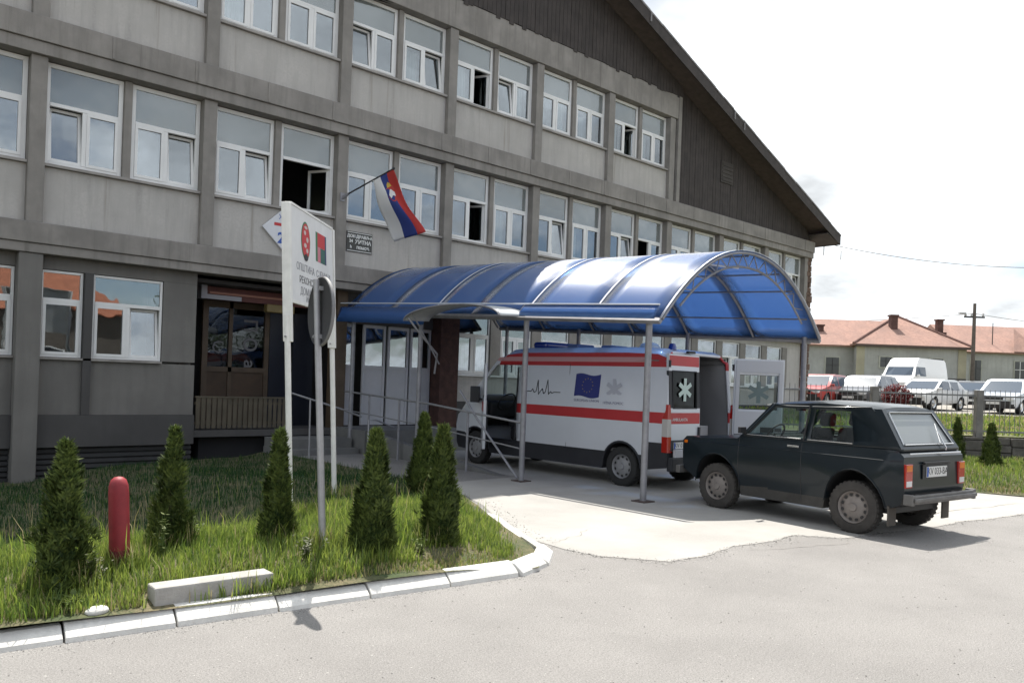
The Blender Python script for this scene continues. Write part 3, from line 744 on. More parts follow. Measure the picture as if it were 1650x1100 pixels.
def round_sign(name, at, z0, lean, disc_z, normal, label, dia=.60, pole_r=.030):
    t = tag(empty(name, at), label, 'road sign')
    top = Vector(lean)*disc_z + Vector((0, 0, disc_z + dia*.46))
    MB().tube([Vector(lean)*(-.3)+Vector((0,0,-.3)), top], [pole_r*1.1, pole_r*.95], 12).build('pole', GALV, t, smooth=60)
    n = Vector(normal).normalized(); c = Vector(lean)*disc_z + Vector((0, 0, disc_z)) - n*.055
    MB().lathe([(0, .006), (dia/2-.02, .006), (dia/2, .018), (dia/2+.003, .004), (dia/2-.006, -.008), (0, -.008)], c, n, 40).build('sign_plate', [mat('dark sign back', (.055, .055, .058), .55, var=.2, scale=5, metal=.2)], t, smooth=40)
    MB().lathe([(dia/2-.004, .019), (dia/2+.006, .014), (dia/2+.006, -.008), (dia/2-.004, -.010)], c, n, 40).build('rim', mat('dull rim', (.16, .16, .165), .6), t, smooth=40)
    MB().lathe([(0, -.0095), (dia/2-.01, -.0095)], c, n, 40).build('sign_face', mat('red sign face', (.5, .03, .03), .4), t)
    side = n.cross(Vector((0, 0, 1))).normalized()
    for dz in (.2, -.22):
        m = MB().obox(c + Vector((0, 0, dz)) + n*.02, side*.05, n*.02, Vector((0, 0, .018)))
        m.lathe([(0, .05), (.014, .05), (.014, .01)], c + Vector((0, 0, dz)) + side*.05, n, 8); m.build('clamp', GALV, t)
    return t
nb = Matrix.Rotation(-rad(69), 3, 'Z') @ Vector((1.6*R0.x - 7*D0.x, 1.6*R0.y - 7*D0.y, 0))
sg_at = W(-1.60, 7.0, .24)
round_sign('road_sign', sg_at, .25, (-R0.x*.066, -R0.y*.066, 0), 2.11, nb, 'round road sign seen from its dark back on a leaning grey pole in the grass')

# ================================================================= LAWN, KERB, ROAD, GROUND
def yk(x): return -11.52 - .0963*(x + 2.41)           # foot of the kerb
XRB = [(-11.75, 1.85), (-11.4, 2.22), (-10.7, 2.70), (-9.9, 3.12), (-8.6, 3.86), (-7.8, 4.25), (-6.5, 4.6), (-3, 4.75), (.2, 4.8)]
def xr(y):
    if y <= XRB[0][0]: return XRB[0][1]
    for (a, b_), (c, d) in zip(XRB, XRB[1:]):
        if y <= c: return b_ + (d-b_)*(y-a)/(c-a)
    return XRB[-1][1]
def lawn_z(x, y):
    s = y - yk(min(x, 2.0)); e = xr(y) - x
    z = .115 + .15*sstep(0, .9, s) - (.42 - .26*sstep(-.3, 2, x))*sstep(1.2, 4.2, s) - .25*sstep(4, 11, s)
    z += .02*math.sin(x*2.1+y) + .015*math.sin(y*3.3 - x*1.2)
    return z*sstep(-.2, .9, e) + .035*(1-sstep(-.2, .9, e))
SOIL = mat('lawn soil', (.045, .065, .022), .98, var=.5, scale=2.2, bump=.8, bscale=30, col2=(.16, .13, .075), fine=.3, fscale=40)
ys = [yk(0)+.12 + t for t in (-.05,.05,.2,.35,.5,.7,.95,1.2,1.5,1.9,2.4,3,3.7,4.5,5.4,6.4,7.4,8.6,9.8,10.9,11.62)]
rows = []
for y in ys:
    r_ = []
    for i in range(61):
        u = i/60; x = -26 + (xr(y)+26)*(1-(1-u)**2.2)
        yy = y + (yk(x) - yk(0))*(1-sstep(.0, 2.5, y - yk(0))) ; r_.append(Vector((x, yy, lawn_z(x, yy))))
    rows.append(r_)
lw = MB().grid(rows).build('lawn', SOIL, smooth=80); tag(lw, kind='structure')

ASPH = mat('pale worn asphalt', (.272, .261, .251), .93, var=.20, scale=.8, bump=.7, bscale=110, fine=.45, fscale=75, speck=.45, stain=.16)
APR = mat('pale concrete paving', (.36, .348, .328), .93, var=.22, scale=.9, bump=.25, bscale=90, fine=.12, fscale=45, streak=.0)
def poly_obj(name, pts, z, m, kind='structure'):
    bm = bmesh.new(); f = bm.faces.new([bm.verts.new((p[0], p[1], z)) for p in pts]); f.normal_update()
    bmesh.ops.triangulate(bm, faces=[f]); bmesh.ops.recalc_face_normals(bm, faces=bm.faces)
    if sum(q.normal.z for q in bm.faces) < 0: bmesh.ops.reverse_faces(bm, faces=bm.faces)
    me = bpy.data.meshes.new(name); bm.to_mesh(me); bm.free(); me.materials.append(m)
    return tag(link(me, name), kind=kind)
poly_obj('road', [(-60, -70), (90, -70), (90, -.5), (30, -.5), (9.6, -.02), (4.6, -.02), (4.55, -6.5), (3.8, -8.6), (3.05, -9.95), (2.66, -10.75), (2.2, -11.3), (1.6, yk(1.6)+.14), (-60, yk(-60)+.14)], 0, ASPH)
edge = [(4.62, -7.2), (4.0, -8.6), (3.25, -9.9), (2.92, -10.75), (2.86, -11.3), (2.93, -11.75), (3.35, -12.3), (3.9, -12.38), (4.64, -12.25), (5.3, -12.34), (5.97, -12.29), (6.34, -12.75), (7.2, -12.85), (8.24, -13.07), (9.2, -13.12), (10.05, -13.29), (11.05, -13.42), (16, -14.3), (26, -15.5)]
rr = random.Random(9); e2 = []
for (a, b_) in zip(edge[:-1], edge[1:]):
    n = max(2, int(math.hypot(b_[0]-a[0], b_[1]-a[1])/.18)); n = min(n, 30)
    for i in range(n):
        j = .0 if a[0] < 2.95 else .018
        e2.append((a[0]+(b_[0]-a[0])*i/n + rr.uniform(-j, j), a[1]+(b_[1]-a[1])*i/n + rr.uniform(-j, j)))
poly_obj('concrete_apron', e2 + [(28, -.6), (9.7, -.04), (6.85, -1.37), (6.85, -6.2), (4.64, -6.3)], .005, APR)
# cracks and patches lie in the surfaces as thin shapes
ck = MB(); rr = random.Random(31)
def crack(p, q, w, n=14, amp=.05):
    p, q = Vector((*p, 0)), Vector((*q, 0)); d = (q-p).normalized(); s_ = Vector((-d.y, d.x, 0)); o = 0; L_, R_ = [], []
    for i in range(n+1):
        o += rr.uniform(-amp, amp); c = p + (q-p)*i/n + s_*o; h = w*rr.uniform(.3, 1)*(1 if 0 < i < n else .1)
        L_.append(c + s_*h); R_.append(c - s_*h)
    for i in range(n):
        ck.add([(v.x, v.y, .0095) for v in (L_[i], L_[i+1], R_[i+1], R_[i])], [(0, 1, 2, 3)])
crack((4.6, -12.40), (6.2, -12.75), .007)
crack((2.95, -11.0), (4.0, -10.7), .004)
crack((9, -12.5), (12.5, -12.9), .008)
tag(ck.build('pavement_cracks', mat('crack dirt', (.20, .188, .175), .98)), kind='structure')

# kerb stones, each its own block
KERB = mat('whitewashed kerb stone', (.66, .645, .61), .9, var=.22, scale=3.5, bump=.35, bscale=45, fine=.18, fscale=30, stain=.32)
ordn = ['first', 'second', 'third', 'fourth', 'fifth', 'sixth', 'seventh', 'eighth', 'ninth', 'tenth', 'eleventh', 'twelfth', 'thirteenth', 'fourteenth']
def kerb(p, q, label, h=.115, d=.16, tilt=0):
    p, q = Vector((*p, 0)), Vector((*q, 0)); L_ = (q-p).length; u = (q-p)/L_
    ko = tag(MB().prism([(0, 0, -.1), (0, -.01, .0), (0, .0, h*.30), (0, .03, h*.52), (0, d*.62, h*.97), (0, d, h*1.02), (0, d, -.1)], (L_-.014, 0, 0)).build('kerb_stone', KERB, loc=(p.x, p.y, 0), rotz=math.atan2(u.y, u.x)+tilt, bevel=.008), label, 'kerb stone', 'white kerb stones edging the lawn')
    return ko
xo = [-5.84, -5.08, -4.32, -3.56, -2.82]
for i, wd in enumerate(('farthest', 'third', 'second', 'nearest')):
    kerb((xo[i], yk(xo[i])), (xo[i+1], yk(xo[i+1])), 'white kerb stone beyond the left edge of the view, %s of four there' % wd, h=.11)
xs = [-2.82, -2.05, -1.36, -.63, .13, .89, 1.64]
for i in range(len(xs)-1):
    lab = 'long white straight kerb stone, %s from the left edge of the view' % ordn[i]
    kerb((xs[i], yk(xs[i])), (xs[i+1], yk(xs[i+1])), lab, h=.11 + .012*((i*7) % 3 - 1), tilt=[.006, -.008, .004, .0, -.006, .01][i])
kerb((1.66, -11.93), (2.16, -11.76), 'short white kerb stone starting the bend, right after the straight row', tilt=.02)
kerb((2.18, -11.74), (2.60, -11.36), 'broken white kerb stone at the outermost point of the bend', h=.10, tilt=-.03)
kerb((2.62, -11.33), (2.88, -10.80), 'low white kerb stone just past the bend beside the pale paving', h=.07)
kerb((2.90, -10.76), (3.22, -10.06), 'low sunken kerb stone beside the paving, second past the bend', h=.05)
kerb((3.24, -10.02), (3.62, -9.32), 'low sunken kerb stone beside the paving, third past the bend', h=.045)

bl = tag(MB().box(0, .88, 0, .19, -.03, .14).build('concrete_block', mat('old concrete block', (.40, .385, .36), .95, var=.25, scale=5, bump=.5, bscale=30), loc=(-1.47, -11.47, .11), rotz=-.03, bevel=.012), 'long loose concrete block lying in the grass behind the kerb', 'block')
rk = MB().lathe([(0, .05), (.06, .045), (.11, .02), (.12, 0), (.1, -.03)], (0, 0, 0), n=9)
rk.v = [(x*.7, y*.5, z*.7) for x, y, z in rk.v]
tag(rk.build('white_stone', KERB, loc=(-1.83, -11.42, .14), rotz=.3, smooth=60), 'small white stone on the kerb edge at the left', 'stone')

bo = tag(empty('bollard', (-1.47, -10.66, .22)), 'short round topped red post standing in the grass', 'bollard')
pr_ = [(.075, -.2), (.075, .0), (.074, .60), (.070, .66), (.055, .705), (.03, .725), (0, .73)]
MB().lathe(pr_, (0, 0, 0), (-R0.x*.05, -R0.y*.05, 1), 24).build('post', mat('faded red paint', (.30, .022, .032), .6, var=.3, scale=9, streak=.25, stain=.4, fine=.2, fscale=40), bo, smooth=60)
MB().lathe([(.0765, .02), (.0768, .09), (.0765, .16)], (0, 0, 0), (-R0.x*.05, -R0.y*.05, 1), 24).build('base_band', mat('dark red band', (.17, .02, .03), .7, var=.3, scale=9), bo, smooth=60)

# far ground -------------------------------------------------------------------------------
def lot_z(D):
    return .86 + .017*max(0, min(D, 38)-20.2) + .01*max(0, min(D, 46)-38) + .105*max(0, min(D, 60)-46)
def ground_z(X, D):
    if D < 20.05: return -.85
    return -.85 + (lot_z(D)+.85)*sstep(5.5, 7.5, X)
Xs = [-400, -120, -40, 0, 5.5, 6, 6.5, 7, 7.5, 9, 12, 16, 20, 30, 45, 70, 130, 400]
Ds = [-200, -60, -20, 0, 10, 20.0, 20.1, 23, 27, 31, 35, 38, 42, 46, 50, 55, 60, 80, 140, 300, 900]
rows = [[W(X, D, ground_z(X, D)) for X in Xs] for D in Ds]
GRN = mat('far grass ground', (.085, .105, .035), .98, var=.4, scale=.5, col2=(.17, .15, .08), bump=.5, bscale=12, fine=.3, fscale=6)
tag(MB().grid(rows).build('ground', GRN, smooth=60), kind='structure')
rows = [[W(X, D, lot_z(D)+.03) for X in (6.5, 9, 14, 20, 26, 34, 44, 60, 90)] for D in (32.6, 34, 36, 38, 41, 44, 46, 50, 54)]
tag(MB().grid(rows).build('car_park', mat('pale gravel yard', (.30, .28, .25), .95, var=.25, scale=.6, fine=.2, fscale=12, bump=.3, bscale=40)), kind='structure')
def vedge(X): return 15.30 - .62*(X - 8.75) if X > 8.75 else 15.30 + .35*(8.75 - X)
def verge_z(X, D):
    t = sstep(0, 1.6, D - vedge(X)); return .004 + .29*t + .02*math.sin(X*3+D*2)
rows = []
for i in range(12):
    rows.append([W(X, vedge(X) + (19.9 - vedge(X))*i/11, verge_z(X, vedge(X) + (19.9 - vedge(X))*i/11)) for X in [5.6 + q*.45 for q in range(30)]])
tag(MB().grid(rows).build('grass_verge', SOIL, smooth=80), kind='structure')
# ================================================================= VEHICLES (x forward, y left, origin on the ground)
def wheel(parent, x, y, r, w, side, tyre, rimm, holes=8, name='wheel', hub=.55, steer=0.0):
    """side +1: outer face towards +y"""
    wo = MB()
    h = w/2
    prof = [(r*.60, -h), (r*.86, -h), (r*.97, -h*.85), (r, -h*.5), (r, h*.5), (r*.97, h*.85), (r*.88, h), (r*.66, h*.96), (r*.62, h*.72)]
    wo.lathe(prof, (0, 0, 0), (0, side, 0), 32)
    for i in range(32):                                            # tread blocks
        a = 2*math.pi*i/32; c = Vector((math.cos(a)*r*.995, 0, math.sin(a)*r*.995)); t = Vector((-math.sin(a), 0, math.cos(a)))
        wo.obox(c, t*(r*.055), Vector((0, h*.72, 0)), Vector((math.cos(a), 0, math.sin(a)))*r*.022)
    t = wo.build(name, tyre, parent, loc=(x, y, r), smooth=40); t.rotation_euler.z = steer
    rm = MB()
    rm.lathe([(r*.63, .70*h), (r*.60, .86*h), (r*.565, .74*h), (r*.54, .35*h), (r*.42, .42*h), (r*.30, .62*h), (r*.17, .66*h), (r*.14, .9*h), (0, .92*h)], (0, 0, 0), (0, side, 0), 32)
    hm = rm
    for i in range(holes):
        a = 2*math.pi*(i+.5)/holes; c = Vector((math.cos(a)*r*.475, side*.40*h, math.sin(a)*r*.475))
        e1 = Vector((math.cos(a), 0, math.sin(a))); e2 = Vector((-math.sin(a), 0, math.cos(a)))
        hm.prism([c + e1*r*.055*math.cos(q)*1.0 + e2*r*.075*math.sin(q) + Vector((0, side*.012, 0)) for q in [2*math.pi*k/8 for k in range(8)]], (0, side*.004, 0), 1)
    rm.build('rim', [rimm, BLACK], t, smooth=35)
    return t

def plate(parent, o, xa, ya, txt, w=.52, h=.115, mm=None):
    xa, ya = Vector(xa).normalized(), Vector(ya).normalized(); n = xa.cross(ya); o = Vector(o)
    p = MB().obox(o, xa*w/2, ya*h/2, n*.004).build('number_plate', PLATE, parent)
    MB().obox(o - xa*(w/2-.022) + n*.0055, xa*.02, ya*h*.46, n*.001).build('band', BLUEI, p)
    text('lettering', txt, h*.95, o + n*.0045 + xa*.02, xa, ya, INK, p, depth=.001)
    return p

# ---------------------------------------------------------------- off-road car
NG = mat('dark green blue paint', (.0105, .0165, .0215), .3, spec=.22, var=.25, scale=1.2, coat=.28, fine=.15, fscale=30)
NGD = mat('dusty lower paint', (.045, .043, .040), .7, var=.5, scale=2.5, fine=.3, fscale=18)
NRIM = mat('dusty grey wheel', (.22, .195, .18), .65, var=.25, scale=9)
CGL = glass('car glass', (.62, .72, .70), base=.0, trans=.95, mult=.9)
INTR = mat('dark car interior', (.018, .018, .02), .8)
cx = tag(empty('off_road_car', (7.68, -11.62, 0), rad(84.2)), 'dark green two door off road car with dusty wheels parked behind the ambulance', 'car')
AR, WB = .415, 1.10
out = [(1.78, .52), (1.80, .60), (1.80, .90), (1.74, .965), (1.2, 1.0), (.70, 1.035), (-1.66, 1.035), (-1.74, .96), (-1.76, .56), (-1.70, .44)]
out += [(-WB-AR-.03, .38)] + arc(-WB, .335, AR, 172, 8, 12) + [(-WB+AR+.02, .26), (WB-AR-.02, .26)] + arc(WB, .335, AR, 172, 8, 12) + [(WB+AR+.04, .42)]
cuts = [((0, y, 0), (0, 1, 0)) for y in (-.76, -.70, -.45, 0, .45, .70, .76)] + [((0, 0, z), (0, 0, 1)) for z in (.40, .50, .62, .80, .88, .93, .985, 1.01)] + [((x, 0, 0), (1, 0, 0)) for x in (1.6, 1.3, .75, .2, -.33, -.9, -1.45, -1.6)]
bm = outline_body(out, .80, cuts)
def nd(p):
    x, y, z = p; k = 1 - .10*sstep(.72, .33, z)*.5
    k *= 1 - .035*sstep(.86, 1.05, z)
    k *= 1 - .05*sstep(1.35, 1.82, x) - .035*sstep(-1.5, -1.78, x)
    bulge = .030*math.exp(-((z-.70)/.16)**2) * (math.exp(-((x-WB)/.42)**4) + math.exp(-((x+WB)/.42)**4))
    s_ = (1 if y > 0 else -1)*sstep(.5, .8, abs(y))
    if z > .98 and x > .7: z = z - .03*sstep(.5, .8, abs(y)) + .012*math.exp(-((y)/.3)**2)
    return Vector((x, y*k + s_*bulge, z))
deform_bm(bm, nd)
body = bm_obj(bm, 'body', [NG, NGD, BLACK, INTR], cx, lambda c, n: 3 if (n.z > .8 and c.z > 1.0 and -1.6 < c.x < .68) else (2 if n.z < -.3 or (abs(c.y) < .69 and abs(n.y) < .5 and c.z < .78 and abs(c.x) < 1.62) else (1 if c.z < .42 else 0)), smooth=38)
MB().box(-1.5, 1.5, -.62, .62, .30, .44).tube([(-WB, -.7, .34), (-WB, .7, .34)], .06, 8).tube([(WB, -.7, .34), (WB, .7, .34)], .05, 8).build('underbody', BLACK, cx)
# greenhouse shell with real openings
gl = [(.72, 1.03), (.24, 1.545), (.10, 1.585), (-.55, 1.625), (-1.20, 1.60), (-1.36, 1.565), (-1.69, 1.06), (-1.70, 1.03)]
wsn = Vector((.515, 0, .48)).normalized(); rrn = Vector((-.505, 0, .33)).normalized()
cuts = [((0, y, 0), (0, 1, 0)) for y in (-.69, -.64, -.3, 0, .3, .64, .69)] + [((0, 0, z), (0, 0, 1)) for z in (1.085, 1.12, 1.49, 1.535, 1.56)]
cuts += [((.66, 0, 1.03), (.515, 0, .48)), ((.62, 0, 1.03), (.515, 0, .48)), ((-.31, 0, 0), (1, 0, .05)), ((-.385, 0, 0), (1, 0, .05)), ((-1.02, 0, 1.3), (1, 0, -.25)), ((0, 0, 0), (1, 0, 0)), ((-.8, 0, 0), (1, 0, 0))]
bm = outline_body(gl, .765, cuts)
def gd(p):
    x, y, z = p; t = (z-1.03)/.6; k = 1 - .155*max(0, t)
    if z > 1.55: z -= .045*sstep(.52, .765, abs(y))
    k *= 1 - .02*sstep(-1.2, -1.7, x)
    return Vector((x, y*k, z))
sid = lambda c, n: abs(n.y) > .7 and 1.085 < c.z < 1.49
ax = lambda z: .62 - (z-1.03)*.932
w_door = take(bm, lambda c, n: sid(c, n) and -.31 - .05*c.z < c.x < ax(c.z))
w_quar = take(bm, lambda c, n: sid(c, n) and -1.02 + .25*(c.z-1.3) < c.x < -.385 - .05*c.z)
w_fr = take(bm, lambda c, n: n.dot(wsn) > .95 and abs(c.y) < .69 and 1.085 < c.z < 1.535)
w_rr = take(bm, lambda c, n: n.dot(rrn) > .95 and abs(c.y) < .64 and 1.12 < c.z < 1.49)
take(bm, lambda c, n: n.z < -.9)
deform_bm(bm, gd)
bm_obj(bm, 'cabin', [NG, INTR], cx, None, smooth=38, solid=.025)
for nm, wmb in (('side_window', w_door), ('quarter_window', w_quar), ('windscreen', w_fr), ('rear_window', w_rr)):
    if nm in ('side_window', 'quarter_window'):
        for sg in (-1, 1):
            m = MB()
            for f in wmb.f:
                vs = [wmb.v[i] for i in f]
                if sum(v[1] for v in vs)*sg > 0: m.add([gd(Vector((v[0], v[1]-sg*.012, v[2]))) for v in vs], [tuple(range(len(vs)))])
            m.build(nm, CGL, cx, merge=True)
    else:
        off = Vector((-.012, 0, -.012)) if nm == 'windscreen' else Vector((.012, 0, -.01))
        m = MB()
        for f in wmb.f: m.add([gd(Vector(wmb.v[i]) + off) for i in f], [tuple(range(len(f)))])
        m.build(nm, CGL if nm == 'windscreen' else glass('dusty rear glass', (.5, .52, .52), base=.04, trans=.25, rough=.3, dust=.42), cx, merge=True)
def trimline(pts, r, m, name='trim', par=cx): return MB().tube([gd(Vector(p)) for p in pts], r, 6).build(name, m, par, smooth=60)
for sg in (-1, 1):
    y = sg*.770
    trimline([(.60, y, 1.075), (-.30, y, 1.075)], .008, CHROME, 'window_trim'); trimline([(-.40, y, 1.075), (-1.06, y, 1.075)], .006, CHROME, 'window_trim')
    trimline([(.64, y, 1.06), (.185, y, 1.535), (.0, y, 1.56), (-.6, y, 1.57), (-1.25, y, 1.55), (-1.3, y, 1.5)], .011, NG, 'drip_rail')
    trimline([(-.345, y, 1.06), (-.37, y, 1.53)], .014, BLACK, 'window_seal')
    q = MB().box(-.12, -.30, sg*.792, sg*.812, .955, .98); q.build('door_handle', CHROME, cx, bevel=.004)
    MB().tube([(.56, sg*.78, 1.06), (.55, sg*.90, 1.10)], .012, 6).obox((.54, sg*.94, 1.14), (.022, 0, 0), (0, .07, 0), (0, 0, .045)).build('wing_mirror', BLACK, cx, bevel=.008)
    # door gaps and creases pressed in the flank
    for xx in (.70, -.335): MB().tube([nd(Vector((xx, sg*.802, z))) for z in (.32, .5, .62, .8, .93, 1.02)], .005, 4).build('door_gap', BLACK, cx)
    MB().tube([nd(Vector((x, sg*.803, .905))) for x in (1.6, 1.2, .75, .2, -.3, -.9, -1.5)], .005, 4).build('body_crease', NG, cx)
    # flared arch lips
    for xw in (-WB, WB):
        MB().tube([nd(Vector((xw + (AR+.012)*math.cos(rad(a)), sg*.805, .335 + (AR+.012)*math.sin(rad(a))))) for a in range(5, 180, 14)], .008, 6).build('arch_lip', NG, cx, smooth=60)
    for xw in (-WB, WB): wheel(cx, xw, sg*.70, .338, .185, sg, DUSTY, NRIM, holes=12, steer=0)
    # rear lamps, side repeaters, mud flaps
    rl_ = MB().box(-1.775, -1.71, sg*.60, sg*.765, .62, .875); lo = rl_.build('tail_lamp', REDL, cx, bevel=.008)
    MB().box(-1.778, -1.772, sg*.62, sg*.75, .635, .69).build('lens', CLRL, lo); MB().box(-1.778, -1.772, sg*.62, sg*.75, .79, .86).build('lens', ORL, lo)
    MB().box(1.70, 1.76, sg*.745, sg*.775, .86, .905).build('side_repeater', ORL, cx)
    MB().box(-1.58, -1.56, sg*.60, sg*.78, .17, .42).build('mud_flap', mat('dusty rubber flap', (.08, .07, .06), .9), cx)
    MB().prism([(1.3, sg*.79, .78), (1.36, sg*.80, .80), (1.12, sg*.805, .815), (1.1, sg*.80, .80)], (0, sg*.006, 0)).build('wing_badge', CHROME, cx)
MB().box(-1.90, -1.84, -.80, .80, .47, .56).box(-1.93, -1.90, -.80, .80, .495, .535).box(-1.90, -1.78, -.83, -.77, .46, .57).box(-1.90, -1.78, .77, .83, .46, .57).box(-1.86, -1.70, -.5, -.44, .47, .55).box(-1.86, -1.70, .44, .5, .47, .55).build('rear_bumper', mat('dull bumper metal', (.16, .155, .15), .55, var=.3, scale=6, metal=.3), cx, bevel=.01)
MB().box(1.82, 1.90, -.80, .80, .45, .55).box(1.74, 1.86, -.5, -.44, .47, .55).box(1.74, 1.86, .44, .5, .47, .55).build('front_bumper', mat('dull bumper metal', (.16, .155, .15), .5), cx, bevel=.01)
g = MB().box(1.802, 1.815, -.68, .68, .62, .86)
gg = g.build('grille', BLACK, cx)
for sg in (-1, 1): MB().lathe([(0, .03), (.07, .025), (.095, 0), (.1, -.01)], (1.81, sg*.52, .75), (1, 0, 0), 20).build('headlight', CLRL, cx, smooth=50)
MB().box(-1.30, -1.12, .768, .776, .955, .975).build('side_vent', BLACK, cx); MB().box(-1.30, -1.12, -.776, -.768, .955, .975).build('side_vent', BLACK, cx)
# tailgate frame, wiper, plate
tg = MB().tube([gd(Vector(p)) for p in ((-1.415, -.63, 1.50), (-1.415, .63, 1.50))], .007, 6)
tg.tube([gd(Vector(p)) for p in ((-1.42, -.635, 1.49), (-1.665, -.66, 1.11))], .006, 6).tube([gd(Vector(p)) for p in ((-1.42, .635, 1.49), (-1.665, .66, 1.11))], .006, 6).tube([gd(Vector(p)) for p in ((-1.675, -.655, 1.105), (-1.675, .655, 1.105))], .011, 6)
tg.build('tailgate_trim', CHROME, cx, smooth=60)
MB().tube([(-1.755, -.66, 1.00), (-1.755, .66, 1.00)], .010, 6).build('tailgate_trim', CHROME, cx)
MB().tube([(-1.735, -.30, 1.03), (-1.735, -.31, 1.06), (-1.60, -.33, 1.27)], .010, 6).tube([(-1.70, -.22, 1.12), (-1.53, -.40, 1.36)], .007, 5).build('rear_wiper', CHROME, cx)
MB().box(-1.79, -1.755, -.33, .33, .865, .895).build('plate_light', BLACK, cx, bevel=.006)
MB().box(-1.768, -1.756, -.34, .34, .70, .86).build('plate_holder', BLACK, cx)
plate(cx, (-1.774, 0, .775), (0, -1, 0), (0, 0, 1), 'KV 033-BA', .52, .118)
# cabin furniture
def car_seat(x, y, par, h=.55, w=.48, m=INTR):
    s_ = MB().box(x-.24, x+.26, y-w/2, y+w/2, .55, .72)
    s_.add([Vector((x-.24+dx-(z-.7)*.22, y+yy, z)) for z in (.68, .68+h) for dx, yy in ((-.06, -w/2), (.06, -w/2), (.06, w/2), (-.06, w/2))], [(0,3,2,1),(4,5,6,7),(0,1,5,4),(1,2,6,5),(2,3,7,6),(3,0,4,7)])
    so = s_.build('seat', m, par, bevel=.04)
    MB().obox((x-.43, y, .68+h+.12), (.05, 0, .01), (0, .13, 0), (-.01, 0, .09)).build('headrest', m, so, bevel=.03)
car_seat(-.02, .36, cx); car_seat(-.02, -.36, cx)
MB().box(-1.12, -.98, -.60, .60, .7, 1.18).build('rear_seat', INTR, cx, bevel=.05)
MB().tube([Vector((.40, .36, 1.08)) + Vector((-.10*math.sin(t), .18*math.cos(t), .155*math.sin(t))) for t in [2*math.pi*i/20 for i in range(21)]], .014, 6).tube([(.55, .36, 1.0), (.40, .36, 1.08)], .02, 6).build('steering_wheel', BLACK, cx, smooth=60)
MB().box(.5, .72, -.66, .66, .95, 1.06).build('dashboard', INTR, cx, bevel=.03)
MB().obox((.22, 0, 1.47), (.01, 0, 0), (0, .11, 0), (0, 0, .03)).build('rear_mirror', BLACK, cx)
MB().box(.20, .36, -.62, -.1, 1.505, 1.53).box(.20, .36, .1, .62, 1.505, 1.53).build('sun_visor', mat('visor vinyl', (.4, .4, .38), .6), cx)

# the body stands tall on its wheels: lift everything above the sills
for ch in [o for o in bpy.data.objects if o.parent in (cx,) or (o.parent and o.parent.parent == cx)]:
    if ch.name.split('.')[0] in ('wheel', 'rim', 'underbody', 'mud_flap') or ch.data is None: continue
    for v in ch.data.vertices: v.co.z += .080*sstep(.38, .85, v.co.z)
# ---------------------------------------------------------------- ambulance
VW = mat('white van paint', (.56, .58, .62), .3, coat=.4, var=.05, scale=1.5)
VR = mat('red reflective stripe', (.42, .03, .035), .4, var=.1, scale=2)
VP = mat('pale pink stripe', (.50, .27, .27), .4)
VD = mat('dark van lower trim', (.022, .023, .028), .6, var=.2, scale=3)
VI = mat('grey van lining', (.20, .20, .21), .7)
am = tag(empty('ambulance', (8.66, -8.02, 0), rad(90.6)), 'white ambulance van with red stripes and open rear door under the canopy', 'ambulance')
HW = 1.02; RX, FX = -.98, 4.035
ra, fa = .43, .43
out = [(RX, .42), (RX-.01, .62), (RX+.005, 1.2), (RX+.06, 2.25), (RX+.14, 2.42), (RX+.30, 2.475), (0, 2.50), (2.7, 2.50), (3.15, 2.46), (3.32, 2.38), (4.30, 1.42), (4.40, 1.32), (4.92, 1.02), (4.98, .80), (4.98, .42), (4.9, .30)]
out += [(FX+fa+.02, .30)] + arc(FX, .36, fa, 8, 172, 12) + [(FX-fa-.02, .28), (ra+.02, .28)] + arc(0, .36, ra, 8, 172, 12) + [(-ra-.03, .34)]
cuts = [((0, y, 0), (0, 1, 0)) for y in (-.985, -.94, -.82, 0, .82, .94, .985)]
cuts += [((0, 0, z), (0, 0, 1)) for z in (.42, .60, .66, .74, 1.17, 1.36, 1.5, .84, 2.14, 2.22, 2.30, 2.38, 2.42, 2.46)]
cuts += [((x, 0, 0), (1, 0, 0)) for x in (RX+.07, -.5, .46, .62, 1.6, 2.62, 2.75, 3.86, 4.4, 4.7)]
cuts += [((3.22, 0, 2.38), (.96, 0, .98))]
bm = outline_body(out, HW, cuts)
def vd(p):
    x, y, z = p; k = 1 - .085*sstep(1.2, 2.5, z) - .03*sstep(.9, .3, z)
    k *= 1 - .16*sstep(4.25, 5.0, x)**1.3
    k *= 1 - .02*sstep(-.5, -1.0, x)
    if z > 2.3: z -= .11*sstep(.78, 1.02, abs(y))**1.5
    if x > 4.3: x -= .10*sstep(.5, 1.02, abs(y))
    return Vector((x, y*k, z))
rear = lambda c, n: n.x < -.6 and c.x < -.7
take(bm, lambda c, n: rear(c, n) and .66 < c.z < 2.36 and abs(c.y) < .93)                    # rear opening
ws = take(bm, lambda c, n: n.x > .5 and n.z > .5 and c.x > 3.3 and 1.5 < c.z < 2.34 and abs(c.y) < .93)
aline = lambda z: 3.22 + .0 - (z-2.38)*1.02
take(bm, lambda c, n: n.y > .7 and .60 < c.z < 2.14 and 2.75 < c.x < 3.86 and c.x < aline(c.z))        # driver's door opening
swin = take(bm, lambda c, n: n.y < -.7 and 1.5 < c.z < 2.14 and 2.75 < c.x < 3.86 and c.x < aline(c.z))
deform_bm(bm, vd)
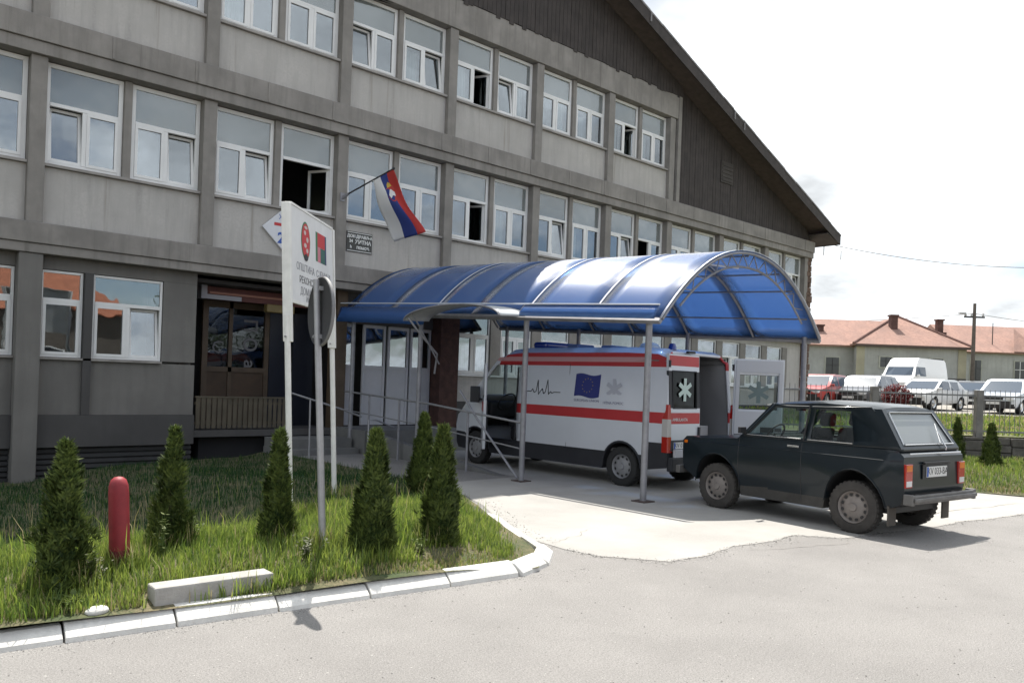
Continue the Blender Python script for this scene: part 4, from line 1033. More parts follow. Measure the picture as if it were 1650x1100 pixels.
def vmat(c, n):
    z = c.z
    if n.z < -.2: return 3
    if abs(n.y) > .6 or (n.x < -.6):
        if z < .60 or (z < .84 and (c.x < -.5)): return 3
        if 1.17 < z < 1.36 and c.x < 2.75: return 1
        if 2.14 < z < 2.38 and c.x < -.5 : return 1
        if 2.30 < z < 2.38 and c.x < 3.4: return 1
        if 2.22 < z < 2.30 and c.x < 3.4 and abs(n.y) > .6: return 2
        if 2.14 < z < 2.22 and c.x < 3.4 and abs(n.y) > .6: return 1
    if n.x > .6 and z < .8 or (z < .66 and c.x > 4.4): return 3
    if z < .42: return 3
    return 0
bo_ = bm_obj(bm, 'body', [VW, VR, VP, VD, VI], am, vmat, smooth=38)
md = bo_.modifiers.new('Solid', 'SOLIDIFY'); md.thickness = .035; md.offset = -1; md.material_offset = 10; md.material_offset_rim = 0
for nm, wmb in (('windscreen', ws), ('side_window', swin)):
    m = MB()
    for f in wmb.f: m.add([vd(Vector(wmb.v[i]) + Vector((-.015, .012 if nm == 'side_window' else 0, -.015 if nm == 'windscreen' else 0))) for i in f], [tuple(range(len(f)))])
    m.build(nm, CGL, am, merge=True)
fl_ = MB().box(-.92, 2.6, -.88, .88, .60, .66).box(2.6, 4.3, -.90, .90, .50, .58).box(2.60, 2.66, -.88, .88, .66, 2.35).build('cargo_floor', VI, am)
MB().box(-.6, 2.0, -.80, -.45, .66, 1.1).box(-.2, 2.55, -.86, -.6, 1.45, 2.2).build('interior_cabinet', mat('pale cabinet', (.34, .34, .35), .6), am, bevel=.01)
MB().box(-.90, 1.0, -.05, .40, .95, 1.06).tube([(-.85, -.05, .7), (.9, -.05, .94)], .02, 6).tube([(-.85, .4, .7), (.9, .4, .94)], .02, 6).build('stretcher', mat('stretcher pad', (.05, .05, .07), .6), am)
def vseat(x, y):
    q = MB().box(x-.25, x+.25, y-.25, y+.25, .85, 1.02).box(x-.2, x+.2, y-.22, y+.22, .58, .85)
    q.add([Vector((x-.25+dx-(z-1.0)*.2, y+yy, z)) for z in (.98, 1.66) for dx, yy in ((-.07, -.25), (.07, -.25), (.07, .25), (-.07, .25))], [(0,3,2,1),(4,5,6,7),(0,1,5,4),(1,2,6,5),(2,3,7,6),(3,0,4,7)])
    so = q.build('seat', VD, am, bevel=.04); MB().box(x-.46, x-.36, y-.14, y+.14, 1.68, 1.9).build('headrest', VD, so, bevel=.03)
vseat(3.05, .5); vseat(3.05, -.5)
MB().box(3.75, 4.25, -.85, .85, 1.0, 1.36).build('dashboard', VD, am, bevel=.06)
MB().tube([Vector((3.62, .5, 1.36)) + Vector((-.13*math.sin(t), .22*math.cos(t), .17*math.sin(t))) for t in [2*math.pi*i/20 for i in range(21)]], .016, 6).build('steering_wheel', BLACK, am, smooth=60)
for (x, sg) in ((0, 1), (0, -1), (FX, 1), (FX, -1)): wheel(am, x, sg*.90, .352, .21, sg, RUBBER, mat('grey steel wheel', (.25, .25, .26), .5, var=.2, scale=8), holes=10)
# mouldings, lamps, handles
for sg in (-1, 1):
    m = MB()
    for xa, xb in ((.46, 2.72), (-.95, -.46)): m.obox(vd(Vector(((xa+xb)/2, sg*1.022, .78))), ((xb-xa)/2, 0, 0), (0, .012, 0), (0, 0, .045))
    if sg < 0: m.obox(vd(Vector((3.2, sg*1.022, .78))), (.42, 0, 0), (0, .012, 0), (0, 0, .045))
    m.build('side_moulding', VD, am, bevel=.008) if sg < 0 else None
    tl = MB(); lv = []
    for z, yi in ((.68, .90), (.95, .93), (1.25, .945), (1.40, .965), (1.50, 1.0)):
        lv.append([vd(Vector((x, sg*y, z))) + Vector((0, sg*.006, 0)) for x, y in ((RX-.028, yi), (RX-.028, 1.012), (RX-.01, 1.026), (RX+.10 - .06*(z > 1.3), 1.026), (RX+.10 - .06*(z > 1.3), 1.0), (RX+.0, yi))])
    for q in range(4): tl.add(lv[q] + lv[q+1], [(i, (i+1) % 6, 6+(i+1) % 6, 6+i) for i in range(6)], 1 if q == 1 else 0)
    tl.add(lv[0], [(0, 1, 2, 3, 4, 5)]); tl.add(lv[-1], [(0, 1, 2, 3, 4, 5)])
    to = tl.build('tail_lamp', [REDL, mat('dull clear lens', (.42, .40, .38), .2)], am, merge=True)
    for xw in (0, FX): MB().tube([vd(Vector((xw + .435*math.cos(rad(q)), sg*1.02, .36 + .435*math.sin(rad(q))))) for q in range(0, 181, 12)], .022, 6).build('arch_trim', VD, am, smooth=60)
    hl = MB().prism([(4.60, sg*.74, .98), (4.86, sg*.80, .95), (4.52, sg*.97, 1.10), (4.38, sg*.96, 1.27)], (0, 0, .10)); hl.build('headlight', CLRL, am, bevel=.01)
MB().box(RX-.10, RX+.02, -.96, .96, .36, .60).box(RX-.14, RX-.10, -.45, .45, .38, .46).build('rear_bumper', VD, am, bevel=.02)
MB().tube([vd(Vector((2.80, 1.02, .62))), vd(Vector((2.80, 1.02, 2.1)))], .02, 6).build('door_seal', BLACK, am)
MB().tube([vd(Vector((2.74, 1.024, .6))), vd(Vector((2.74, 1.024, 2.15)))], .006, 4).tube([vd(Vector((1.36, 1.026, .6))), vd(Vector((1.36, 1.03, 2.18)))], .004, 4).build('panel_gap', BLACK, am)
# driver's door, swung open: outside white, inside dark
dr = MB()
hx, hy = 3.86, 1.0
dd = Vector((math.cos(rad(141)), math.sin(rad(141)), 0)); dn = Vector((-dd.y, dd.x, 0))
def dp(u, z, n): return Vector((hx, hy, 0)) + dd*u + dn*n + Vector((0, 0, z))
do = MB().prism([dp(0, .42, 0), dp(1.08, .42, 0), dp(1.10, 1.42, 0), dp(0, 1.42, 0)], dn*.06)
for (u0, z0, u1, z1) in ((1.08, 1.42, 1.0, 2.12), (1.0, 2.12, .55, 2.12), (.55, 2.12, 0, 1.5)): do.tube([dp(u0, z0, .03), dp(u1, z1, .03)], .032, 6)
dob = do.build('front_door', VW, am, bevel=.01)
MB().prism([dp(.05, .5, .062), dp(1.03, .5, .062), dp(1.05, 1.38, .062), dp(.05, 1.38, .062)], dn*.03).build('door_lining', VD, dob, bevel=.01)
MB().prism([dp(.06, 1.43, .03), dp(1.06, 1.43, .03), dp(.97, 2.09, .03), dp(.56, 2.09, .03)], dn*.005).build('pane', CGL, dob)
MB().obox(dp(.1, 1.5, -.16), dd*.05, dn*.10, (0, 0, .17)).tube([dp(.08, 1.4, 0), dp(.1, 1.4, -.15)], .03, 6).build('wing_mirror', VD, dob, bevel=.02)
MB().prism([dp(.02, 1.17, -.004), dp(1.07, 1.17, -.004), dp(1.07, 1.36, -.004), dp(.02, 1.36, -.004)], dn*.003).build('stripe', VR, dob)
# rear doors
def star(o, xa, ya, r, m, par, name='star_of_life'):
    xa, ya = Vector(xa).normalized(), Vector(ya).normalized(); n = xa.cross(ya); o = Vector(o); s_ = MB()
    for k in range(3):
        a = math.pi/2 + k*math.pi/3; e = xa*math.cos(a) + ya*math.sin(a); f = xa*-math.sin(a) + ya*math.cos(a)
        s_.obox(o + n*(.003+.0006*k), e*r, f*r*.19, n*.0008)
    return s_.build(name, m, par)
STW = mat('frosted white film', (.46, .56, .52), .5); STG = mat('frosted green film', (.10, .14, .14), .5)
RGL = glass('rear door glass', (.35, .42, .40), base=.0, trans=.16, mult=.4)
LINE = mat('rear door lining', (.42, .43, .46), .5)
def rear_door(o, u, n, name, inner=False):
    """hinge at o, leaf runs along u, outside looks along n"""
    o, u, n = Vector(o), Vector(u).normalized(), Vector(n).normalized(); zz = Vector((0, 0, 1)); WD = .90
    def P(a, z, d=0): return o + u*a + n*d + zz*z
    m = MB(); zs, zw0, zw1, zt = .62, 1.44, 2.08, 2.37
    for (a0, a1, z0, z1, mi) in ((0, WD, zs, .70, 2), (0, WD, .70, 1.17, 0), (0, WD, 1.17, 1.36, 0), (0, WD, 1.36, zw0, 0), (0, .10, zw0, zw1, 0 if inner else 2), (WD-.10, WD, zw0, zw1, 0 if inner else 2), (0, WD, zw1, 2.19, 0), (0, WD, 2.19, zt, 0)):
        lean = lambda z: n*(-.055*sstep(1.2, 2.4, z))
        m.add([P(a, z, d) + lean(z) for z in (z0, z1) for a, d in ((a0, 0), (a1, 0), (a1, -.05), (a0, -.05))], [(0,3,2,1),(4,5,6,7),(0,1,5,4),(1,2,6,5),(2,3,7,6),(3,0,4,7)], mi)
    d = m.build(name, [VW, VR, VD], am)
    for z0, z1 in ((1.17, 1.36), (2.17, 2.345)):
        ln = lambda z: n*(-.055*sstep(1.2, 2.4, z))
        MB().add([P(a, z, .003) + ln(z) for z in (z0, z1) for a in (.01, WD-.01)], [(0, 1, 3, 2)]).build('stripe', VR, d)
    L_ = -.035
    MB().add([P(a, z, -.018 + (L_ if z > 1.7 else -.012)) for z in (zw0-.01, zw1+.01) for a in (.09, WD-.09)] , [(0, 1, 3, 2)]).build('pane', glass('open door glass', (.72, .80, .80), base=.0, trans=.9) if inner else RGL, d)
    fr = MB().tube([P(a, z, .004 - (.042 if z > 1.7 else .012)) for a, z in ((.10, zw0), (WD-.10, zw0), (WD-.10, zw1), (.10, zw1), (.10, zw0))], .014, 6); fr.build('window_seal', BLACK, d)
    if inner:
        l2 = MB()
        for (a0, a1, z0, z1, mi) in ((.03, WD-.03, .98, 1.40, 0), (.03, WD-.03, .66, .975, 1), (.03, WD-.03, 2.12, 2.34, 0), (.03, .09, 1.40, 2.12, 0), (WD-.09, WD-.03, 1.40, 2.12, 0)):
            ln_ = lambda z: n*(-.055*sstep(1.2, 2.4, z))
            l2.add([P(a, z, dd_) + ln_(z) for z in (z0, z1) for a, dd_ in ((a0, -.053), (a1, -.053), (a1, -.07), (a0, -.07))], [(0,3,2,1),(4,5,6,7),(0,1,5,4),(1,2,6,5),(2,3,7,6),(3,0,4,7)], mi)
        l2.build('door_lining', [LINE, VD], d)
        MB().obox(P(.62, 1.05, -.075), u*.12, n*.012, zz*.07).obox(P(.82, 1.08, -.075), u*.06, n*.012, zz*.035).build('latch', VD, d)
        star(P(.45, 1.76, -.075), -u, zz, .20, STG, d)
    else:
        star(P(.45, 1.76, -.020), u, zz, .20, STW, d)
        MB().obox(P(.35, .80, .02), u*.33, n*.012, zz*.09).build('plate_recess', VD, d)
        text('lettering', 'AMBULANTA', .075, P(.30, 1.24, .006), u, zz, WHITEI, d, depth=.001)
        MB().obox(P(.86, 1.02, .015), u*.02, n*.02, zz*.09).build('door_handle', VD, d)
    for z in (.9, 2.2): MB().tube([P(-.01, z-.06, -.02), P(-.01, z+.06, -.02)], .022, 8).build('hinge', VD, d)
    return d
# left leaf shut, right leaf swung out past the corner
ld = rear_door((RX+.0, .945, 0), (0, -1, 0), (-1, 0, 0), 'rear_door')
plate(ld, (RX-.036, .595, .80), (0, -1, 0), (0, 0, 1), 'KV 012-HP', .50, .115)
MB().box(RX-.10, RX-.05, .28, .88, .60, .735).build('step_panel', mat('pale step plate', (.45, .45, .48), .5), am, bevel=.006)
ang = rad(-138)
rear_door((RX-.02, -.97, 0), (math.cos(ang), math.sin(ang), 0), (-math.sin(ang), math.cos(ang), 0), 'rear_door', inner=True)
# roof gear
MB().box(2.35, 2.75, -.62, .62, 2.50, 2.63).build('light_bar', mat('blue beacon lens', (.01, .03, .22), .15, coat=.6), am, bevel=.05)
for (x, y) in ((1.7, .3), (1.25, -.2)): MB().box(x-.15, x+.15, y-.25, y+.25, 2.49, 2.58).build('roof_vent', mat('blue grey vent', (.10, .14, .25), .4), am, bevel=.03)
MB().lathe([(.19, 0), (.19, .03), (.15, .085), (.08, .11), (0, .12)], (-.05, .35, 2.49), (0, 0, 1), 20).build('roof_vent', mat('pale dome vent', (.45, .50, .54), .3), am, smooth=50)
MB().lathe([(0, .115), (.05, .11), (.07, .05), (.075, 0)], (RX+.28, .55, 2.455), (0, 0, 1), 14).build('beacon', mat('blue beacon lens', (.01, .03, .22), .15), am, smooth=50)
MB().obox((RX+.06, .30, 2.42), (.03, 0, 0), (0, .10, 0), (0, 0, .02)).build('brake_lamp', BLACK, am)
# decals on the visible flank (y = +)
def sp_(x, z, off=.004): return vd(Vector((x, HW, z))) + Vector((0, off, 0))
def decal(pts, m, name, off=.004, th=.0015): return MB().prism([sp_(x, z, off) for x, z in pts], (0, th, 0)).build(name, m, am)
# flank runs forward to the left of the picture: x decreases to the right
fx = 1.18
fl2 = [(fx - .62*i/10, 1.98 + .022*math.sin(i*.62+.3)) for i in range(11)] + [(fx - .62 + .62*i/10 + .01, 1.56 + .022*math.sin((10-i)*.62+.3)) for i in range(11)]
fd = decal(fl2, mat('flag blue film', (.022, .03, .16), .5), 'flag_decal')
st_ = MB()
for i in range(12):
    a = 2*math.pi*i/12; c = Vector((fx-.31+.13*math.cos(a), 0, 1.775+.13*math.sin(a)))
    for k in range(5):
        b1 = math.pi/2 + 2*math.pi*k/5
        st_.prism([sp_(c.x + .016*math.cos(b1), c.z + .016*math.sin(b1), .0058), sp_(c.x + .007*math.cos(b1+.63), c.z + .007*math.sin(b1+.63), .0058), sp_(c.x, c.z, .0058), sp_(c.x + .007*math.cos(b1-.63), c.z + .007*math.sin(b1-.63), .0058)], (0, .001, 0))
so_ = st_.build('star_ring', mat('flag star yellow', (.28, .22, .06), .5), fd); tag(so_, kind='stuff')
text('lettering', 'EUROPEAN UNION', .072, sp_(fx-.31, 1.49), (-1, 0, 0), (0, 0, 1), mat('grey blue print', (.18, .18, .26), .5), am, depth=.001)
ecg = [(2.62, 1.62), (2.36, 1.62), (2.32, 1.67), (2.28, 1.60), (2.22, 1.62), (2.19, 1.85), (2.15, 1.56), (2.10, 1.63), (2.05, 1.68), (2.01, 1.58), (1.96, 1.62), (1.92, 1.86), (1.87, 1.57), (1.82, 1.63), (1.78, 1.60), (1.72, 1.62), (1.55, 1.62)]
e = MB()
for (a, b_) in zip(ecg[:-1], ecg[1:]):
    d_ = Vector((b_[0]-a[0], b_[1]-a[1])).normalized(); w = Vector((-d_.y, d_.x))*.008
    e.prism([sp_(a[0]+w.x, a[1]+w.y), sp_(b_[0]+w.x, b_[1]+w.y), sp_(b_[0]-w.x, b_[1]-w.y), sp_(a[0]-w.x, a[1]-w.y)], (0, .0015, 0))
e.build('heartbeat_line', INK, am)
so = vd(Vector((.22, HW, 1.72))) + Vector((0, .003, 0)); star(so, (-1, 0, 0), (0, 0, 1), .19, mat('pale grey film', (.40, .41, .46), .5), am)
text('lettering', 'HITNA POMOC', .07, sp_(.22, 1.47), (-1, 0, 0), (0, 0, 1), mat('grey blue print', (.18, .18, .26), .5), am, depth=.001)

# ---------------------------------------------------------------- parked cars in the yard
def parked(name, label, pos, heading, paint, L=4.2, Wd=1.72, H=1.46, kind='hatch', cat='car'):
    t = tag(empty(name, pos, heading), label, cat, 'cars parked in the yard behind the fence' if cat == 'car' else None)
    hL = L/2; wb = L*.30; r = .31; ar = .36; hw = Wd/2
    if kind == 'van':
        top = [(hL, .5), (hL, .85), (hL-.12, 1.05), (hL-.75, 1.35), (hL-1.55, H-.12), (hL-1.8, H), (-hL+.2, H-.02), (-hL+.02, H-.15), (-hL, .5), (-hL+.05, .3)]; belt, gt = 1.35, H-.55
    else:
        belt, gt = .93, H-.10
        rear = [(-hL+.55, H-.03), (-hL+.12, .98), (-hL, .85), (-hL, .45), (-hL+.06, .25)] if kind == 'hatch' else [(-hL+1.05, H-.03), (-hL+.55, 1.0), (-hL+.06, .95), (-hL, .8), (-hL, .42), (-hL+.06, .25)]
        top = [(hL-.02, .42), (hL, .62), (hL-.10, .75), (hL-.55, .86), (hL-1.05, .94), (hL-1.75, H-.06), (hL-2.15, H), (-hL+1.3, H)] + rear
    out = top + [(-wb-ar-.03, .24)] + arc(-wb, .30, ar, 170, 10, 8) + [(wb-ar-.02, .22)] + arc(wb, .30, ar, 170, 10, 8) + [(wb+ar+.03, .22), (hL-.1, .22)]
    cuts = [((0, y, 0), (0, 1, 0)) for y in (-hw*.93, -hw*.85, -hw*.4, hw*.4, hw*.85, hw*.93)] + [((0, 0, z), (0, 0, 1)) for z in (.34, .55, .72, belt, gt, H-.04)]
    cuts += [((x, 0, 0), (1, 0, 0)) for x in (hL-.2, hL-1.6, hL-2.3, -.15, -.25, -hL+1.1, -hL+.3)]
    bm = outline_body(out, hw, cuts)
    def df(p):
        x, y, z = p; k = 1 - .20*sstep(belt, H+.15, z) - .05*sstep(.5, .2, z); k *= 1 - .13*sstep(hL-.9, hL, x)**1.4 - .08*sstep(-hL+.7, -hL, x)
        if x > hL-.8: x -= .16*sstep(hw*.3, hw, abs(y))
        return Vector((x, y*k, z))
    xf, xr_ = hL-1.05, -hL+.12
    def gsel(c, n):
        if not (belt < c.z < gt): return False
        if abs(n.y) > .6:
            if kind == 'van': return hL-2.3 < c.x < hL-1.0
            return (-hL+.3 if kind == 'hatch' else -hL+1.1) < c.x and not (-.25 < c.x < -.15) and c.x < hL-1.25
        return abs(c.y) < hw*.86 and abs(n.x) > .3
    sel = lambda c, n: gsel(c, n)
    deform = df
    marks = {}
    for f in bm.faces: marks[f.index] = 1 if gsel(f.calc_center_median(), f.normal) else 0
    bm.faces.ensure_lookup_table()
    gm = take(bm, gsel)
    deform_bm(bm, df)
    bm_obj(bm, 'body', [paint, BLACK], t, lambda c, n: 1 if (c.z < .30 or n.z < -.3 or (c.x > hL-.22 and .34 < c.z < .54 and abs(c.y) < hw*.7)) else 0, smooth=40)
    m = MB()
    for f in gm.f: m.add([df(Vector(gm.v[i])) for i in f], [tuple(range(len(f)))])
    m.build('windows', mat('tinted car glass', (.06, .08, .11), .08, spec=.4), t, merge=True)
    for sx in (wb, -wb):
        for sg in (-1, 1):
            w = MB().lathe([(r*.62, -.1), (r*.95, -.1), (r, -.06), (r, .06), (r*.95, .1), (r*.64, .09)], (0, 0, 0), (0, sg, 0), 20).build('wheel', RUBBER, t, loc=(sx, sg*(hw-.12), r), smooth=40)
            MB().lathe([(r*.64, .085), (r*.5, .06), (r*.2, .09), (0, .09)], (0, 0, 0), (0, sg, 0), 16).build('rim', CHROME, w, smooth=40)
    zl = .66 if kind != 'van' else .9
    for sg in (-1, 1):
        MB().obox(df(Vector((hL-.03, sg*hw*.72, zl))), (.06, sg*-.03, 0), (0, .17, 0), (0, 0, .065)).build('headlight', CLRL, t, bevel=.02)
        MB().obox(df(Vector((hL-1.15, sg*(hw+.08), belt+.03))), (.05, 0, 0), (0, .09, 0), (0, 0, .06)).build('wing_mirror', paint, t, bevel=.02)
        MB().obox(df(Vector((-hL+.01, sg*hw*.8, .78))), (.03, 0, 0), (0, .10, 0), (0, 0, .10)).build('tail_lamp', REDL, t)
    MB().box(hL-.01, hL+.02, -hw*.45, hw*.45, zl-.06, zl+.05).build('grille', BLACK, t, bevel=.01)
    MB().box(hL+.0, hL+.02, -.26, .26, .40, .51).build('number_plate', PLATE, t)
    return t
def face_to(Xd, Dd):                       # heading from a direction given right / ahead of the viewer
    v = R0*Xd + D0*Dd; return math.atan2(v.y, v.x)
PW = mat('white car paint', (.68, .68, .67), .3, coat=.5); PS = mat('silver car paint', (.15, .155, .17), .3, metal=.5, coat=.5)
PR = mat('red car paint', (.42, .06, .05), .3, coat=.5); PK = mat('dark car paint', (.03, .03, .035), .3, coat=.5); PB = mat('pale blue car paint', (.50, .54, .60), .3, metal=.3, coat=.5)
def yard(X, D): return W(X, D, lot_z(D)+.034)
parked('parked_car', 'red hatchback with white roof reflections, leftmost car behind the fence beside the building corner', yard(14.25, 37.2), face_to(-.75, -.85), PR, 4.0, 1.7, 1.47)
parked('parked_car', 'silver car parked in front of the white minibus behind the fence', yard(16.55, 37.4), face_to(-.85, -.85), PS, 4.2, 1.74, 1.5)
parked('parked_car', 'white saloon car parked side on behind the fence right of the minibus', yard(19.4, 37.2), face_to(-1.0, -.75), PW, 4.3, 1.7, 1.42, 'sedan')
parked('parked_car', 'dark car half hidden behind the bright car at the right edge', yard(23.9, 41.5), face_to(-.7, -1), PK, 4.0, 1.66, 1.45)
parked('parked_car', 'pale blue silver car behind the fence at the right edge of the view', yard(22.5, 36.2), face_to(-.9, -.8), PB, 4.4, 1.8, 1.55)
parked('white_minibus', 'tall white minibus parked in the yard before the long old house', yard(24.7, 49.5), face_to(-1.0, -.75), PW, 5.2, 2.0, 2.45, 'van', 'minibus')
# ================================================================= FENCE, HOUSES, POLE, CABLES
FD = 20.0
fw = tag(empty('stone_base_wall', W(6.6, FD, 0)), 'low rough stone wall that carries the metal fence beside the car park', 'wall')
sm = MB(); rr = random.Random(17); X = 0.0
while X < 12.5:
    z = .0
    wcol = rr.uniform(.35, .7)
    while z < .80:
        h = min(rr.uniform(.16, .34), .84 - z)
        c = R0*(X + wcol/2) + D0*(rr.uniform(-.03, .04)) + Vector((0, 0, z + h/2))
        sm.obox(c, R0*(wcol/2-.012), D0*.17, Vector((0, 0, h/2-.01))); z += h
    X += wcol
sm.build('stones', mat('dark field stone', (.13, .12, .11), .95, var=.5, scale=2.5, bump=.8, bscale=14, fine=.3, fscale=9), fw, bevel=.03)
MB().obox(R0*6.25 + D0*.04 + Vector((0, 0, .38)), R0*6.25, D0*.14, Vector((0, 0, .45))).build('mortar', mat('dark mortar', (.08, .075, .07), .95), fw)
fc = tag(empty('metal_fence', W(6.6, FD, .84)), 'grey metal bar fence on the stone wall before the parked cars', 'fence')
FP = mat('grey fence paint', (.20, .20, .205), .6, var=.3, scale=8)
posts = [0.05, 2.45, 5.06, 7.65, 10.2, 12.4]
for X in posts: MB().obox(R0*X + Vector((0, 0, .56)), R0*.085, D0*.085, Vector((0, 0, .60))).build('post', mat('concrete fence post', (.20, .19, .18), .9, var=.3, scale=5), fc, bevel=.012)
for a, b_ in zip(posts[:-1], posts[1:]):
    m = MB()
    for z in (.14, 1.02): m.obox(R0*((a+b_)/2) + Vector((0, 0, z)), R0*((b_-a)/2-.09), D0*.014, Vector((0, 0, .02)))
    n = int((b_-a-.2)/.125)
    for i in range(n):
        X = a + .15 + (b_-a-.3)*i/(n-1); m.tube([R0*X + Vector((0, 0, .05)), R0*X + Vector((0, 0, 1.17))], .0075, 5)
    m.build('bar_panel', FP, fc)

HWALL = mat('grey green old render', (.42, .42, .395), .95, var=.25, scale=.6, streak=.25, bump=.3, bscale=10)
HYEL = mat('yellowed corner render', (.40, .37, .27), .95, var=.2, scale=.8)
TILE = mat('faded red roof tiles', (.33, .195, .155), .9, var=.4, scale=.9, col2=(.24, .15, .125), fine=.3, fscale=5, bump=.8, bscale=12)
WOODW = mat('dark old window wood', (.03, .03, .032), .5)
def hx_(X, D, z): return W(X, D, z)
def house_window(par, X, D, z, w, h, face, frame=None):
    """face: unit vector along the wall; the outside is towards the viewer side"""
    f = Vector(face).normalized(); n = Vector((f.y, -f.x, 0))
    if n.dot(D0) > 0: n = -n
    c = W(X, D, z)
    wo = MB().obox(c + n*.03, f*(w/2+.10), n*.03, Vector((0, 0, h/2+.10))).build('window', mat('pale window surround', (.42, .42, .36), .9, var=.2, scale=2), par)
    MB().obox(c + n*.065, f*w/2, n*.006, Vector((0, 0, h/2))).build('pane', mat('dark old pane', (.02, .022, .025), .12, spec=.7), wo)
    m = MB().obox(c + n*.08, f*.03, n*.008, Vector((0, 0, h/2))).obox(c + n*.08 + Vector((0, 0, h*.12)), f*w/2, n*.008, Vector((0, 0, .025)))
    m.build('frame', frame or WOODW, wo)
def hip_block(par, X0, X1, Da, Db, zb, ze, zr, hip_front=True, ridge_axis='D', ov=.35, skew=0.0):
    """walls and a hipped roof over a rectangle in viewer axes"""
    P = lambda X, D, z: W(X + skew*(D - Da), D, z)
    w = MB().prism([P(X0, Da, zb), P(X1, Da, zb), P(X1, Db, zb), P(X0, Db, zb)], (0, 0, ze - zb))
    wo = w.build('wall', HWALL, par)
    o = ov; c = [P(X0-o, Da-o, ze), P(X1+o, Da-o, ze), P(X1+o, Db+o, ze), P(X0-o, Db+o, ze)]
    if ridge_axis == 'D':
        xm = (X0+X1)/2; hd = (X1-X0)*.5; r0 = P(xm, Da + (hd if hip_front else -o), zr); r1 = P(xm, Db - hd, zr)
        m = MB().add(c + [r0, r1], [(0, 1, 4), (1, 2, 5, 4), (2, 3, 5), (3, 0, 4, 5)])
    else:
        dm = (Da+Db)/2; hd = (Db-Da)*.4; r0 = P(X0-o + (hd if hip_front else 0), dm, zr); r1 = P(X1+o-hd, dm, zr)
        m = MB().add(c + [r0, r1], [(0, 1, 5, 4), (1, 2, 5), (2, 3, 4, 5), (3, 0, 4)])
    m.v = m.v; ro = m.build('roof', TILE, par, solid=.14)
    return wo, ro
h1 = tag(empty('old_house', (0, 0, 0)), 'long single storey old house with faded red hipped roof and grey green walls', 'house')
zb = 2.2
wo, ro = hip_block(h1, 25.7, 33.9, 60, 76, zb, 5.55, 8.1, skew=.18)
MB().prism([W(25.68, 59.97, zb), W(26.3, 59.97, zb), W(26.3, 59.97, 5.5), W(25.68, 59.97, 5.5)], D0*-.02).prism([W(33.3, 59.97, zb), W(33.92, 59.97, zb), W(33.92, 59.97, 5.5), W(33.3, 59.97, 5.5)], D0*-.02).build('corner_band', HYEL, wo)
MB().prism([W(25.5, 59.6, 5.36), W(34.1, 59.6, 5.36), W(34.1, 59.6, 5.5), W(25.5, 59.6, 5.5)], D0*.3).build('eaves_board', mat('dark eaves', (.08, .06, .05), .9), ro)
MB().prism([W(25.7, 59.9, zb), W(33.9, 59.9, zb), W(33.9, 59.9, zb+1.0), W(25.7, 59.9, zb+1.0)], D0*.06).build('plinth', mat('stained house plinth', (.12, .115, .105), .95, var=.4, scale=1), wo)
house_window(h1, 27.9, 60, 4.25, .85, .75, R0); house_window(h1, 31.7, 60, 4.0, .95, 1.25, R0)
sd = (W(1 + 0, 0, 0) - W(0, 0, 0)); side = (R0*.18 + D0).normalized()
for q in (2, 4.6, 7.2, 9.8): 
    c0 = 33.92 + .18*q; f = side; n = Vector((f.y, -f.x, 0)); c = W(c0, 60+q, 3.9)
    if n.dot(R0) < 0: n = -n
    m = MB().obox(c + n*.03, f*.5, n*.03, Vector((0, 0, .85))); wq = m.build('window', mat('pale window surround', (.42, .42, .36), .9), h1)
    MB().obox(c + n*.065, f*.42, n*.006, Vector((0, 0, .78))).build('pane', mat('dark old pane', (.02, .022, .025), .12), wq)
# left wing, set back
wo2, ro2 = hip_block(h1, 8, 33.0, 61.0, 69, 2.25, 5.45, 7.75, hip_front=True, ridge_axis='X')
for X in (13.5, 17.5, 21.8, 24.3): house_window(h1, X, 61.0, 3.75, 1.0, 1.5, R0)
def chimney(par, X, D, z0, z1, w=.5):
    c = MB().obox(W(X, D, (z0+z1)/2), R0*w/2, D0*w/2, Vector((0, 0, (z1-z0)/2))).obox(W(X, D, z1+.06), R0*(w/2+.07), D0*(w/2+.07), Vector((0, 0, .06)))
    c.obox(W(X, D-.0, z0+.25), R0*(w/2+.22), D0*(w/2+.1), Vector((0, 0, .12)))
    c.build('chimney', mat('sooty brick', (.11, .06, .05), .95, var=.4, scale=3), par)
for a_, b2 in (((25.3, 59.65, 5.58), (30.54, 64.1, 8.13)), ((34.2, 59.65, 5.58), (30.54, 64.1, 8.13)), ((34.75, 62.5, 6.4), (30.54, 64.1, 8.13)))[:2]:
    MB().tube([W(*a_), W(*b2)], .10, 6).build('ridge_tiles', mat('dark ridge tiles', (.16, .085, .07), .9, var=.3, scale=3), ro)
chimney(ro, 29.4, 62.2, 6.2, 7.9); chimney(ro2, 24.0, 63.0, 5.9, 7.0); chimney(ro, 34.2, 64.5, 6.6, 7.9, .45)
h2 = tag(empty('red_roofed_house', (0, 0, 0)), 'second old house with brighter red roof behind the utility pole at the right', 'house')
wo, ro = hip_block(h2, 39.5, 60, 71, 80, 2.2, 5.9, 8.6, ridge_axis='X', hip_front=False)
house_window(h2, 44.9, 71, 4.2, .9, 1.9, R0, PVC); house_window(h2, 48.5, 71, 4.2, .9, 1.9, R0, PVC)
house_window(h2, 41.0, 71, 4.2, .9, 1.9, R0)
MB().prism([W(44.1, 70.6, 6.0), W(46.7, 70.6, 6.0), W(45.4, 72.8, 8.2)], D0*.08).build('dormer', TILE, ro)
MB().tube([W(43.0, 72.0, 6.2), W(43.0, 72.0, 8.6)], .04, 6).build('antenna', BLACK, ro)

